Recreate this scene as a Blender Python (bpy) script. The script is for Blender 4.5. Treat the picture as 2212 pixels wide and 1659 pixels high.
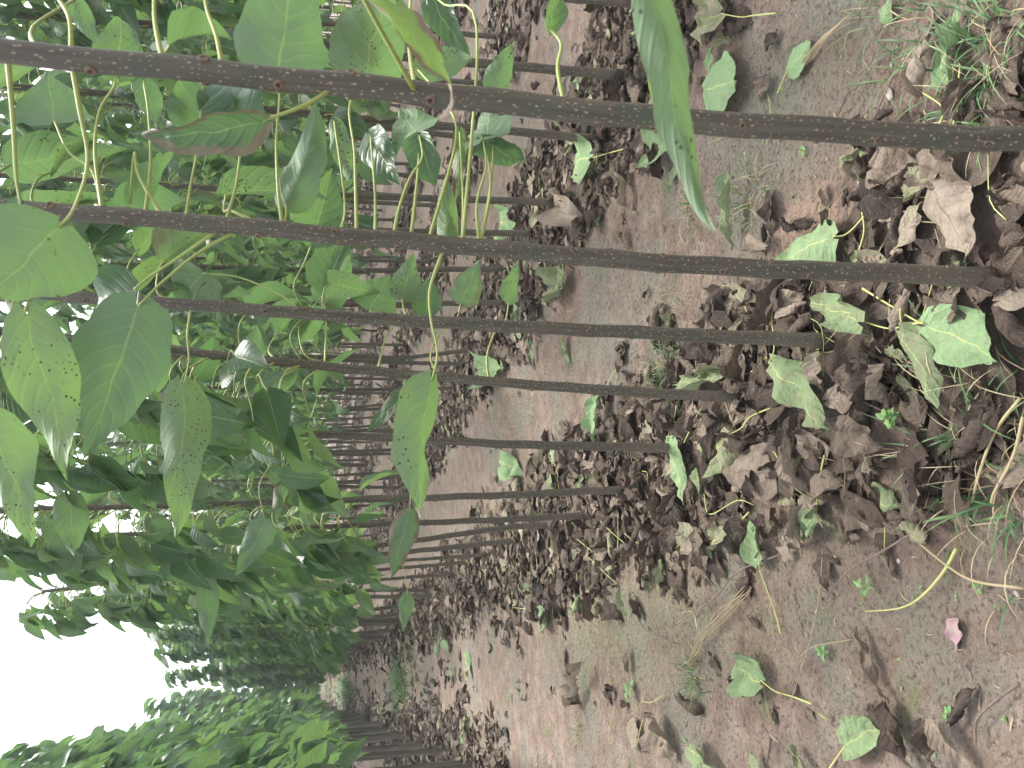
import bpy, math, random
import numpy as np
from mathutils import Vector, Matrix

for o in list(bpy.data.objects):
    bpy.data.objects.remove(o)
SC = bpy.context.scene
COL = SC.collection
R_ = math.radians

# ------------------------------------------------------------ camera
CAM_H = 1.4
PITCH, YAW = R_(14.44), R_(19.4)
FW = np.array([math.sin(YAW)*math.cos(PITCH), math.cos(YAW)*math.cos(PITCH), -math.sin(PITCH)])
RT = np.array([math.cos(YAW), -math.sin(YAW), 0.0])
DN = -np.cross(RT, FW)
FOC, CX, CY = 1810.0, 1106.0, 829.5
cam_d = bpy.data.cameras.new('camera')
cam_d.sensor_fit = 'HORIZONTAL'; cam_d.sensor_width = 36.0
cam_d.lens = 36.0*FOC/2212.0
cam_d.clip_start = 0.02; cam_d.clip_end = 900
cam_d.dof.use_dof = True; cam_d.dof.focus_distance = 2.6; cam_d.dof.aperture_fstop = 13.0
cam = bpy.data.objects.new('camera', cam_d); COL.objects.link(cam)
# the photograph was taken with the phone on its side: picture right is down
m = Matrix(((DN[0], RT[0], -FW[0], 0), (DN[1], RT[1], -FW[1], 0), (DN[2], RT[2], -FW[2], CAM_H), (0, 0, 0, 1)))
cam.matrix_world = m
SC.camera = cam

# ------------------------------------------------------------ world and sun
SUN_EL, SUN_AZ = 60.0, 38.0        # azimuth from +Y towards +X
W = bpy.data.worlds.new('World'); SC.world = W; W.use_nodes = True
nt = W.node_tree; nt.nodes.clear()
sky = nt.nodes.new('ShaderNodeTexSky'); sky.sky_type = 'NISHITA'; sky.sun_disc = False
sky.sun_elevation = R_(SUN_EL); sky.sun_rotation = R_(SUN_AZ)
sky.air_density = 1.0; sky.dust_density = 4.0; sky.ozone_density = 1.0
hs = nt.nodes.new('ShaderNodeHueSaturation'); hs.inputs['Saturation'].default_value = 0.30
bg = nt.nodes.new('ShaderNodeBackground'); bg.inputs['Strength'].default_value = 0.15
wo = nt.nodes.new('ShaderNodeOutputWorld')
nt.links.new(sky.outputs[0], hs.inputs['Color']); nt.links.new(hs.outputs[0], bg.inputs['Color'])
nt.links.new(bg.outputs[0], wo.inputs['Surface'])
sl = bpy.data.lights.new('sun', 'SUN'); sl.energy = 1.5; sl.angle = R_(14); sl.color = (1.0, 0.97, 0.92)
so = bpy.data.objects.new('sun', sl); COL.objects.link(so)
sd = Vector((math.sin(R_(SUN_AZ))*math.cos(R_(SUN_EL)), math.cos(R_(SUN_AZ))*math.cos(R_(SUN_EL)), math.sin(R_(SUN_EL))))
so.rotation_euler = sd.to_track_quat('Z', 'Y').to_euler()
so.location = (0, 0, 12)
vs = SC.view_settings
vs.view_transform = 'Standard'; vs.look = 'None'; vs.gamma = 1.0; vs.use_curve_mapping = False
vs.exposure = 1.82
try:
    SC.cycles.max_bounces = 10; SC.cycles.transparent_max_bounces = 8; SC.cycles.transmission_bounces = 6
    SC.cycles.diffuse_bounces = 6
except Exception:
    pass

# ------------------------------------------------------------ helpers
CAMP = np.array([0, 0, CAM_H])
def ray(x, y):
    return FW + (x-CX)/FOC*DN + (CY-y)/FOC*RT
def ground(x, y, z=0.0):
    r = ray(x, y); t = (z-CAM_H)/r[2]
    return CAMP + t*r
def at_depth(x, y, d):
    return CAMP + d*ray(x, y)
def project(p):
    v = np.asarray(p)-CAMP; z = float(v@FW)
    return CX+FOC*float(v@DN)/z, CY-FOC*float(v@RT)/z, z
def on_plane(x, y, base):
    """the point seen at (x, y) on the upright plane through base that faces the camera"""
    n = np.array([FW[0], FW[1], 0.0]); n /= np.linalg.norm(n)
    r = ray(x, y); t = float((np.asarray(base)-CAMP)@n)/float(r@n)
    return CAMP + t*r

rng = np.random.default_rng(11)
random.seed(5)

class MB:
    """collects geometry, then becomes ONE mesh"""
    def __init__(s):
        s.v = []; s.f4 = []; s.f3 = []; s.uv = []; s.tone = []; s.m4 = []; s.m3 = []; s.n = 0; s.aux = []
    def add(s, V, Q, UV, tone, T=None, mat=0, aux=None):
        V = np.asarray(V, float); s.v.append(V)
        s.f4.append(np.asarray(Q, int).reshape(-1, 4)+s.n)
        s.m4.append(np.full(len(Q), mat, int))
        s.uv.append(np.asarray(UV, float))
        s.tone.append(np.full(len(V), tone, float) if np.isscalar(tone) else np.asarray(tone, float))
        s.aux.append(np.zeros(len(V)) if aux is None else np.full(len(V), float(aux)))
        if T is not None and len(T):
            s.f3.append(np.asarray(T, int).reshape(-1, 3)+s.n); s.m3.append(np.full(len(T), mat, int))
        s.n += len(V)
    def mesh(s, name, mats, smooth=True):
        V = np.concatenate(s.v); Q = np.concatenate(s.f4); M4 = np.concatenate(s.m4)
        T = np.concatenate(s.f3) if s.f3 else np.zeros((0, 3), int)
        M3 = np.concatenate(s.m3) if s.m3 else np.zeros(0, int)
        UV = np.concatenate(s.uv); TN = np.concatenate(s.tone); AX = np.concatenate(s.aux)
        me = bpy.data.meshes.new(name)
        me.vertices.add(len(V)); me.vertices.foreach_set('co', V.astype(np.float32).ravel())
        loops = np.concatenate([Q.ravel(), T.ravel()]).astype(np.int32)
        me.loops.add(len(loops)); me.loops.foreach_set('vertex_index', loops)
        npoly = len(Q)+len(T)
        me.polygons.add(npoly)
        st = np.concatenate([np.arange(len(Q))*4, len(Q)*4+np.arange(len(T))*3]).astype(np.int32)
        me.polygons.foreach_set('loop_start', st)
        me.polygons.foreach_set('material_index', np.concatenate([M4, M3]).astype(np.int32))
        me.polygons.foreach_set('use_smooth', np.full(npoly, smooth))
        me.update(calc_edges=True)
        ul = me.uv_layers.new(name='UVMap')
        ul.data.foreach_set('uv', UV[loops].astype(np.float32).ravel())
        a = me.attributes.new('tone', 'FLOAT', 'POINT'); a.data.foreach_set('value', TN.astype(np.float32))
        a = me.attributes.new('aux', 'FLOAT', 'POINT'); a.data.foreach_set('value', AX.astype(np.float32))
        for mm in mats: me.materials.append(mm)
        me.validate()
        return me
    def build(s, name, mats, parent=None, loc=None):
        me = s.mesh(name, mats)
        o = bpy.data.objects.new(name, me); COL.objects.link(o)
        if parent is not None: o.parent = parent
        if loc is not None: o.location = loc
        return o

def tag(o, label=None, cat=None, group=None, kind=None):
    if label: o['label'] = label
    if cat: o['category'] = cat
    if group: o['group'] = group
    if kind: o['kind'] = kind
    return o
def empty(name, loc):
    o = bpy.data.objects.new(name, None); o.empty_display_size = 0.1; o.location = tuple(loc); COL.objects.link(o)
    return o

# ---- value noise in numpy
_P = np.random.default_rng(3).random((256, 256))
def vnoise(x, y):
    xi = np.floor(x).astype(int); yi = np.floor(y).astype(int)
    fx = x-xi; fy = y-yi; fx = fx*fx*(3-2*fx); fy = fy*fy*(3-2*fy)
    a = _P[xi & 255, yi & 255]; b = _P[(xi+1) & 255, yi & 255]; c = _P[xi & 255, (yi+1) & 255]; d = _P[(xi+1) & 255, (yi+1) & 255]
    return (a*(1-fx)+b*fx)*(1-fy)+(c*(1-fx)+d*fx)*fy
def fbm(x, y, o=4):
    s = 0; a = 1; t = 0
    for k in range(o):
        s = s+a*vnoise(x*2**k+17*k, y*2**k+31*k); t += a; a *= .5
    return s/t

ROWS = {'r1': .76, 'r2': 2.45, 'r3': 4.1, 'r4': 5.75, 'r5': 7.4, 'r6': 9.05, 'r7': 10.7, 'r8': 12.35, 'r9': 14.0, 'l1': -.73, 'l2': -2.4, 'l3': -4.05}
def ground_z(x, y):
    x = np.asarray(x, float); y = np.asarray(y, float)
    z = .030*(fbm(x*1.1+5, y*1.1, 3)-.5) + .020*(fbm(x*5+2, y*5+9, 4)-.5) + .015*(fbm(x*15, y*15, 4)-.5) + .006*np.clip(fbm(x*34+7, y*34, 2)-.55, 0, 1)*4
    for c in ROWS.values():
        z = z + .018*np.exp(-((x-c)/.28)**2)
    return z
def gz(x, y): return float(ground_z(x, y))
def gp(x, y):
    """ground point seen at display (x, y)"""
    p = ground(x, y)
    for _ in range(3): p = ground(x, y, gz(p[0], p[1]))
    return p

# ------------------------------------------------------------ materials
def newmat(name):
    mt = bpy.data.materials.new(name); mt.use_nodes = True
    t = mt.node_tree; t.nodes.clear()
    return mt, t
class NT:
    def __init__(s, t): s.t = t
    def n(s, typ, **kw):
        nd = s.t.nodes.new(typ)
        for k, v in kw.items():
            if k.startswith('i_'):
                nd.inputs[k[2:].replace('_', ' ')].default_value = v
            else: setattr(nd, k, v)
        return nd
    def l(s, a, b): s.t.links.new(a, b)
    def math(s, op, a, b=None, c=None, clamp=False):
        nd = s.t.nodes.new('ShaderNodeMath'); nd.operation = op; nd.use_clamp = clamp
        for i, q in enumerate((a, b, c)):
            if q is None: continue
            if isinstance(q, (int, float)): nd.inputs[i].default_value = q
            else: s.l(q, nd.inputs[i])
        return nd.outputs[0]
    def mix(s, fac, a, b, blend='MIX'):
        nd = s.t.nodes.new('ShaderNodeMix'); nd.data_type = 'RGBA'; nd.blend_type = blend; nd.clamp_factor = True
        for sock, q in ((nd.inputs[0], fac), (nd.inputs[6], a), (nd.inputs[7], b)):
            if isinstance(q, (int, float)): sock.default_value = q
            elif isinstance(q, tuple): sock.default_value = (*q, 1) if len(q) == 3 else q
            else: s.l(q, sock)
        return nd.outputs[2]
    def ramp(s, fac, stops):
        nd = s.t.nodes.new('ShaderNodeValToRGB'); s.l(fac, nd.inputs[0]); cr = nd.color_ramp
        while len(cr.elements) < len(stops): cr.elements.new(.5)
        for e, (p, c) in zip(cr.elements, stops):
            e.position = p; e.color = (*c, 1) if len(c) == 3 else c
        return nd.outputs[0]
    def sstep(s, x, a, b):
        nd = s.t.nodes.new('ShaderNodeMapRange'); nd.interpolation_type = 'SMOOTHSTEP'
        s.l(x, nd.inputs[0]); nd.inputs[1].default_value = a; nd.inputs[2].default_value = b
        return nd.outputs[0]
    def noise(s, vec, scale, detail=3, rough=.55):
        nd = s.t.nodes.new('ShaderNodeTexNoise'); nd.inputs['Scale'].default_value = scale
        nd.inputs['Detail'].default_value = detail; nd.inputs['Roughness'].default_value = rough
        if vec is not None: s.l(vec, nd.inputs['Vector'])
        return nd.outputs['Fac']

def vein_nodes(k, uvx, uvy):
    """midrib and curved side veins of a leaf from its UV (u across 0..1, v along 0..1)"""
    au = k.math('ABSOLUTE', k.math('SUBTRACT', k.math('MULTIPLY', uvx, 2), 1))
    mid = k.math('SUBTRACT', 1, k.sstep(au, .012, .045))
    q = k.math('MULTIPLY', k.math('SUBTRACT', k.math('ADD', uvy, .06), k.math('MULTIPLY', k.math('POWER', au, 1.25), .24)), 8.0)
    fr = k.math('ABSOLUTE', k.math('SUBTRACT', k.math('FRACT', q), .5))
    side = k.math('SUBTRACT', 1, k.sstep(fr, .02, .07))
    side = k.math('MULTIPLY', side, k.math('SUBTRACT', 1, k.math('MULTIPLY', au, .7)))
    return au, mid, side, fr

def leaf_mat():
    mt, t = newmat('live_leaf'); k = NT(t)
    uv = k.n('ShaderNodeUVMap', uv_map='UVMap'); sep = k.n('ShaderNodeSeparateXYZ'); k.l(uv.outputs[0], sep.inputs[0])
    au, mid, side, fr = vein_nodes(k, sep.outputs[0], sep.outputs[1])
    tn = k.n('ShaderNodeAttribute', attribute_name='tone').outputs['Fac']
    ax = k.n('ShaderNodeAttribute', attribute_name='aux').outputs['Fac']
    geo = k.n('ShaderNodeNewGeometry')
    obj = k.n('ShaderNodeTexCoord').outputs['Object']
    nz = k.noise(obj, 22, 4)
    up = k.ramp(tn, [(0, (.026, .064, .034)), (.35, (.048, .104, .048)), (.7, (.078, .148, .064)), (.92, (.095, .165, .05)), (1, (.15, .19, .05))])
    dn = k.ramp(tn, [(0, (.13, .20, .125)), (.5, (.155, .235, .13)), (1, (.19, .28, .11))])
    up = k.mix(k.math('MULTIPLY', nz, .5), up, (.07, .14, .05))
    up = k.mix(k.math('MULTIPLY', side, .22), up, (.16, .25, .09))
    dn = k.mix(k.math('MULTIPLY', side, .45), dn, (.22, .31, .15))
    col = k.mix(geo.outputs['Backfacing'], up, dn)
    col = k.mix(k.math('MULTIPLY', mid, .85), col, (.30, .38, .14))
    # insect bites and dark specks, brown withered margins
    vo = k.n('ShaderNodeTexVoronoi', i_Scale=120.0, i_Randomness=1.0); k.l(obj, vo.inputs['Vector'])
    vd = k.math('ADD', vo.outputs['Distance'], k.math('MULTIPLY', k.noise(obj, 190, 3), .62))
    cl = k.sstep(k.noise(obj, 18, 2), .48, .58)
    sp = k.math('MULTIPLY', k.math('SUBTRACT', 1, k.sstep(vd, .50, .56)), k.math('MULTIPLY', cl, k.sstep(tn, .25, .45)))
    col = k.mix(k.math('MULTIPLY', sp, .9), col, (.045, .035, .015))
    dry = k.math('MULTIPLY', k.sstep(k.math('ADD', k.math('MULTIPLY', au, .45), k.noise(obj, 14, 4, .7)), .78, .86), k.sstep(ax, .3, .9))
    col = k.mix(dry, col, k.mix(k.noise(obj, 60, 3), (.10, .065, .045), (.42, .34, .24)))
    bs = k.n('ShaderNodeBsdfPrincipled'); k.l(col, bs.inputs['Base Color'])
    k.l(k.mix(geo.outputs['Backfacing'], (.38,)*3, (.62,)*3), bs.inputs['Roughness'])
    bs.inputs['Specular IOR Level'].default_value = .55
    bump = k.n('ShaderNodeBump', i_Strength=.40, i_Distance=.0018)
    hgt = k.math('SUBTRACT', k.math('MULTIPLY', k.sstep(fr, .0, .25), 1.0), k.math('MULTIPLY', mid, .8))
    hgt = k.math('ADD', hgt, k.math('MULTIPLY', k.noise(obj, 110, 3), .7))
    k.l(hgt, bump.inputs['Height']); k.l(bump.outputs[0], bs.inputs['Normal'])
    tr = k.n('ShaderNodeBsdfTranslucent')
    tc = k.mix(tn, (.095, .21, .065), (.19, .33, .080))
    tc = k.mix(k.math('MULTIPLY', side, .25), tc, (.28, .44, .10))
    tc = k.mix(k.math('MAXIMUM', sp, dry), tc, (.05, .035, .015))
    k.l(tc, tr.inputs['Color']); k.l(bump.outputs[0], tr.inputs['Normal'])
    mx = k.n('ShaderNodeMixShader', i_Fac=.36); k.l(bs.outputs[0], mx.inputs[1]); k.l(tr.outputs[0], mx.inputs[2])
    out = k.n('ShaderNodeOutputMaterial'); k.l(mx.outputs[0], out.inputs[0])
    return mt

def fallen_mat():
    """fallen leaves: tone 0..0.6 brown and grey, 0.6..0.8 olive, 0.8..1 still green"""
    mt, t = newmat('fallen_leaf'); k = NT(t)
    uv = k.n('ShaderNodeUVMap', uv_map='UVMap'); sep = k.n('ShaderNodeSeparateXYZ'); k.l(uv.outputs[0], sep.inputs[0])
    au, mid, side, fr = vein_nodes(k, sep.outputs[0], sep.outputs[1])
    tn = k.n('ShaderNodeAttribute', attribute_name='tone').outputs['Fac']
    obj = k.n('ShaderNodeTexCoord').outputs['Object']
    nz = k.noise(obj, 30, 5, .65)
    side = k.math('MULTIPLY', side, k.math('ADD', .35, k.math('MULTIPLY', k.sstep(tn, .5, .7), .65)))
    t2 = k.math('ADD', tn, k.math('MULTIPLY', k.math('SUBTRACT', nz, .5), .42))
    col = k.ramp(t2, [(0, (.042, .031, .025)), (.22, (.100, .075, .058)), (.42, (.21, .165, .125)), (.55, (.31, .25, .195)),
                      (.66, (.24, .24, .145)), (.80, (.205, .265, .135)), (.97, (.235, .345, .175))])
    col = k.mix(k.math('MULTIPLY', side, .30), col, (.33, .34, .20))
    yel = k.sstep(tn, .55, .7)
    col = k.mix(k.math('MULTIPLY', mid, .65), col, k.mix(yel, (.12, .09, .07), (.50, .50, .20)))
    bs = k.n('ShaderNodeBsdfPrincipled'); k.l(col, bs.inputs['Base Color'])
    bs.inputs['Roughness'].default_value = .78; bs.inputs['Specular IOR Level'].default_value = .18
    bump = k.n('ShaderNodeBump', i_Strength=.8, i_Distance=.0045)
    hgt = k.math('ADD', k.math('MULTIPLY', k.sstep(fr, 0., .3), k.math('MULTIPLY', k.noise(obj, 12, 2), .9)), k.math('ADD', k.math('MULTIPLY', k.noise(obj, 45, 5, .6), 2.6), k.math('MULTIPLY', k.noise(obj, 140, 3, .6), .8)))
    k.l(hgt, bump.inputs['Height']); k.l(bump.outputs[0], bs.inputs['Normal'])
    tr = k.n('ShaderNodeBsdfTranslucent'); k.l(col, tr.inputs['Color'])
    mx = k.n('ShaderNodeMixShader', i_Fac=.15); k.l(bs.outputs[0], mx.inputs[1]); k.l(tr.outputs[0], mx.inputs[2])
    out = k.n('ShaderNodeOutputMaterial'); k.l(mx.outputs[0], out.inputs[0])
    return mt

def stalk_mat():
    mt, t = newmat('leaf_stalk'); k = NT(t)
    tn = k.n('ShaderNodeAttribute', attribute_name='tone').outputs['Fac']
    obj = k.n('ShaderNodeTexCoord').outputs['Object']
    c = k.ramp(tn, [(0, (.055, .04, .035)), (.3, (.20, .14, .075)), (.5, (.16, .25, .06)), (.75, (.34, .40, .12)), (1, (.52, .50, .17))])
    c = k.mix(k.math('MULTIPLY', k.noise(obj, 60, 3), .4), c, (.20, .26, .08))
    bs = k.n('ShaderNodeBsdfPrincipled'); k.l(c, bs.inputs['Base Color']); bs.inputs['Roughness'].default_value = .5
    out = k.n('ShaderNodeOutputMaterial'); k.l(bs.outputs[0], out.inputs[0])
    return mt

def bark_mat():
    mt, t = newmat('bark'); k = NT(t)
    uv = k.n('ShaderNodeUVMap', uv_map='UVMap'); sep = k.n('ShaderNodeSeparateXYZ'); k.l(uv.outputs[0], sep.inputs[0])
    tn = k.n('ShaderNodeAttribute', attribute_name='tone').outputs['Fac']
    mp = k.n('ShaderNodeMapping'); mp.inputs['Scale'].default_value = (60, 3.2, 1); k.l(uv.outputs[0], mp.inputs[0])
    st = k.noise(mp.outputs[0], 1.6, 6, .6)
    st2 = k.noise(uv.outputs[0], 14, 4)
    c = k.ramp(st, [(.22, (.062, .057, .044)), (.5, (.103, .094, .072)), (.8, (.165, .150, .120))])
    c = k.mix(k.sstep(st2, .52, .68), c, (.085, .098, .072))
    low = k.math('SUBTRACT', 1, k.sstep(sep.outputs[1], .05, .45))
    c = k.mix(k.math('MULTIPLY', low, .55), c, (.175, .140, .105))
    hi = k.sstep(sep.outputs[1], 1.25, 1.9)
    c = k.mix(k.math('MULTIPLY', hi, .3), c, (.17, .155, .15))
    # lenticels
    def dots(sc, r0, r1, keep):
        mv = k.n('ShaderNodeMapping'); mv.inputs['Scale'].default_value = (sc, sc*.8, 1); k.l(uv.outputs[0], mv.inputs[0])
        vo = k.n('ShaderNodeTexVoronoi', i_Scale=1.0, i_Randomness=1.0); vo.voronoi_dimensions = '2D'; k.l(mv.outputs[0], vo.inputs['Vector'])
        sc2 = k.n('ShaderNodeSeparateXYZ'); k.l(vo.outputs['Color'], sc2.inputs[0])
        rr = k.math('MULTIPLY', k.math('SUBTRACT', 1, k.sstep(vo.outputs['Distance'], r0, r1)), k.math('LESS_THAN', sc2.outputs[0], keep))
        return rr
    d = k.math('MAXIMUM', dots(66, .10, .14, .7), dots(140, .11, .17, .3))
    c = k.mix(k.math('MULTIPLY', d, .75), c, (.40, .32, .23))
    c = k.mix(tn, c, k.mix(.35, c, (.06, .045, .04)))
    bs = k.n('ShaderNodeBsdfPrincipled'); k.l(c, bs.inputs['Base Color']); bs.inputs['Roughness'].default_value = .62
    bs.inputs['Specular IOR Level'].default_value = .25
    bump = k.n('ShaderNodeBump', i_Strength=.6, i_Distance=.0015)
    k.l(k.math('ADD', st, k.math('MULTIPLY', d, .8)), bump.inputs['Height']); k.l(bump.outputs[0], bs.inputs['Normal'])
    out = k.n('ShaderNodeOutputMaterial'); k.l(bs.outputs[0], out.inputs[0])
    return mt
def flat_mat(name, c, rough=.7, var=.3, c2=None, scale=40):
    mt, t = newmat(name); k = NT(t)
    obj = k.n('ShaderNodeTexCoord').outputs['Object']
    cc = k.mix(k.sstep(k.noise(obj, scale, 4), .35, .7), c, c2 or tuple(q*(1-var) for q in c))
    bs = k.n('ShaderNodeBsdfPrincipled'); k.l(cc, bs.inputs['Base Color']); bs.inputs['Roughness'].default_value = rough
    bump = k.n('ShaderNodeBump', i_Strength=.5, i_Distance=.002); k.l(k.noise(obj, scale*2, 3), bump.inputs['Height']); k.l(bump.outputs[0], bs.inputs['Normal'])
    out = k.n('ShaderNodeOutputMaterial'); k.l(bs.outputs[0], out.inputs[0])
    return mt
def grass_mat(name, c1, c2):
    mt, t = newmat(name); k = NT(t)
    tn = k.n('ShaderNodeAttribute', attribute_name='tone').outputs['Fac']
    cc = k.mix(tn, c1, c2)
    bs = k.n('ShaderNodeBsdfPrincipled'); k.l(cc, bs.inputs['Base Color']); bs.inputs['Roughness'].default_value = .5
    tr = k.n('ShaderNodeBsdfTranslucent'); k.l(cc, tr.inputs['Color'])
    mx = k.n('ShaderNodeMixShader', i_Fac=.3); k.l(bs.outputs[0], mx.inputs[1]); k.l(tr.outputs[0], mx.inputs[2])
    out = k.n('ShaderNodeOutputMaterial'); k.l(mx.outputs[0], out.inputs[0])
    return mt

def soil_mat():
    mt, t = newmat('soil'); k = NT(t)
    obj = k.n('ShaderNodeTexCoord').outputs['Object']
    n1 = k.noise(obj, 2.2, 5, .6); n2 = k.noise(obj, 9, 6, .65); n3 = k.noise(obj, 70, 6, .7); n4 = k.noise(obj, 300, 3, .6)
    c = k.ramp(n2, [(.25, (.165, .107, .084)), (.5, (.275, .190, .150)), (.72, (.40, .295, .24))])
    c = k.mix(k.math('MULTIPLY', k.sstep(n1, .46, .60), .75), c, k.mix(n3, (.165, .145, .115), (.30, .27, .225)))
    n5 = k.noise(obj, 3.7, 4, .6)
    c = k.mix(k.math('MULTIPLY', k.sstep(n5, .58, .72), .55), c, (.16, .21, .075))
    def blob(x0, y0, rx, ry, colr, amt):
        mp = k.n('ShaderNodeMapping'); mp.inputs['Scale'].default_value = (1/rx, 1/ry, 0); mp.inputs['Location'].default_value = (-x0/rx, -y0/ry, 0)
        k.l(obj, mp.inputs[0]); ln = k.n('ShaderNodeVectorMath', operation='LENGTH'); k.l(mp.outputs[0], ln.inputs[0])
        f = k.math('SUBTRACT', k.math('ADD', 1.0, k.math('MULTIPLY', k.math('SUBTRACT', n2, .5), 2.2)), ln.outputs['Value'])
        return k.mix(k.math('MULTIPLY', k.sstep(f, -.1, .9), amt), c, colr)
    c = blob(.12, 3.7, .34, 1.7, (.225, .22, .11), .38)
    c = blob(1.42, 1.75, .33, .5, (.205, .19, .145), .6)
    c = blob(1.45, 3.4, .22, .9, (.27, .245, .20), .55)
    c = blob(.05, 1.95, .28, .45, (.23, .20, .15), .45)
    c = blob(1.12, 1.85, .13, .3, (.42, .27, .20), .8)
    c = k.mix(k.math('MULTIPLY', k.math('SUBTRACT', 1, k.sstep(n3, .36, .50)), .75), c, (.105, .074, .056))
    c = k.mix(k.math('MULTIPLY', k.sstep(n4, .60, .72), .5), c, (.50, .37, .30))
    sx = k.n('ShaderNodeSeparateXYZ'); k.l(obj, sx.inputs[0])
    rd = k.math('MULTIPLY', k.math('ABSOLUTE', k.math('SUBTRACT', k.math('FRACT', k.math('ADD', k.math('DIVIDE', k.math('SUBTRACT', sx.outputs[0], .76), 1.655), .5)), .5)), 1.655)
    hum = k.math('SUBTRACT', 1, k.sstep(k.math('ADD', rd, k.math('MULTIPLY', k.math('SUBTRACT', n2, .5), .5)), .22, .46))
    c = k.mix(1.0, c, (1.13, 1.19, 1.17), 'MULTIPLY')
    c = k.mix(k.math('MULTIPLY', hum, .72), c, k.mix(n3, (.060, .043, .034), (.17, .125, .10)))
    bs = k.n('ShaderNodeBsdfPrincipled'); k.l(c, bs.inputs['Base Color']); bs.inputs['Roughness'].default_value = .85
    bs.inputs['Specular IOR Level'].default_value = .25
    vo = k.n('ShaderNodeTexVoronoi', i_Scale=55.0); k.l(obj, vo.inputs['Vector'])
    h = k.math('ADD', k.math('MULTIPLY', n2, 1.2), k.math('ADD', k.math('MULTIPLY', n3, 1.0), k.math('MULTIPLY', n4, .25)))
    h = k.math('ADD', h, k.math('MULTIPLY', vo.outputs['Distance'], .35))
    bump = k.n('ShaderNodeBump', i_Strength=1.0, i_Distance=.028); k.l(h, bump.inputs['Height']); k.l(bump.outputs[0], bs.inputs['Normal'])
    out = k.n('ShaderNodeOutputMaterial'); k.l(bs.outputs[0], out.inputs[0])
    return mt

M_LEAF, M_FALL, M_STALK, M_BARK, M_SOIL = leaf_mat(), fallen_mat(), stalk_mat(), bark_mat(), soil_mat()
M_SCAR = flat_mat('leaf_scar', (.20, .14, .095), .7, .5, scale=200)
M_SCARD = flat_mat('leaf_scar_hollow', (.075, .045, .032), .8, .3, scale=200)
M_GRASS = grass_mat('grass_blade', (.05, .13, .045), (.14, .24, .08))
M_STRAW = grass_mat('straw', (.42, .31, .19), (.55, .46, .26))
M_TWIG = flat_mat('twig', (.17, .12, .105), .8, .4, scale=60)
M_STONE = flat_mat('pebble', (.48, .40, .35), .8, .3, scale=60)
M_SCRAP = flat_mat('pink_scrap', (.33, .19, .22), .7, .2, (.30, .24, .19), scale=45)
M_WEED = grass_mat('weed_leaf', (.10, .24, .06), (.22, .38, .12))

# ------------------------------------------------------------ leaf shapes
T_OUT = np.array([0, .03, .08, .15, .25, .35, .48, .6, .72, .82, .90, .96, 1.0])
S_OUT = np.array([.10, .50, .75, .92, 1.0, .99, .88, .71, .50, .31, .16, .06, .004])
def leaf_shape(L, Wd, nu=9, nv=15, droop=.5, curl=.5, fold=0., wave=.06, crumple=0., twist=0., seed=0, lean=0., tipcurl=0.):
    """Blade lying along +Y from the origin, upper face +Z. Returns verts, quads, uv."""
    r = np.random.default_rng(seed)
    ts = np.linspace(0, 1, nv)**1.0
    us = np.linspace(-1, 1, nu)
    ph = r.random(6)*6.28
    ang = 0.; y = 0.; z = 0.; V = []; UV = []
    prev = 0.
    for j, t in enumerate(ts):
        dt = t-prev; prev = t
        ang = -droop*(t-.15) - tipcurl*max(0, t-.7)/.3
        y += math.cos(ang)*dt*L; z += math.sin(ang)*dt*L
        half = np.interp(t, T_OUT, S_OUT)*Wd/2
        if j == 0: half = Wd*.06
        edge = 1+.035*math.sin(17*t+ph[0])+.02*math.sin(31*t+ph[1])
        c = curl*(1+.35*math.sin(5*t+ph[2]))
        tw = twist*t
        for u in us:
            a = half*edge*u
            back = L*.085*abs(u)**1.4*(max(0, 1-t*3.2))**1.5      # heart-shaped base
            if abs(c) > 1e-3:
                R = Wd/2/c
                x0 = R*math.sin(a/R); z0 = R*(1-math.cos(a/R))
            else: x0, z0 = a, 0.
            x0, z0 = x0*math.cos(fold), z0+abs(x0)*math.sin(fold)
            z0 += wave*L*abs(u)**2*math.sin(9*t*1.0+ph[3]+(1.7 if u > 0 else 0))*min(1, 4*t)*(1-t*.6)
            if crumple:
                z0 += crumple*L*((vnoise(np.array(a/L*7+seed*3.1), np.array(t*6.+seed*1.7))-.5)*1.4+(vnoise(np.array(a/L*17+seed), np.array(t*15.+seed))-.5)*.7)
                x0 += crumple*L*.9*(vnoise(np.array(a/L*6+seed*2.3+50), np.array(t*6.+seed))-.5)
            xt = x0*math.cos(tw)-z0*math.sin(tw); zt = x0*math.sin(tw)+z0*math.cos(tw)
            V.append((xt+lean*t*t*L, y-math.sin(ang)*zt-back*math.cos(ang), z+math.cos(ang)*zt-back*math.sin(ang)))
            UV.append(((u+1)/2, t))
    Q = [(j*nu+i, j*nu+i+1, (j+1)*nu+i+1, (j+1)*nu+i) for j in range(nv-1) for i in range(nu-1)]
    return np.array(V), np.array(Q), np.array(UV)

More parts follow.
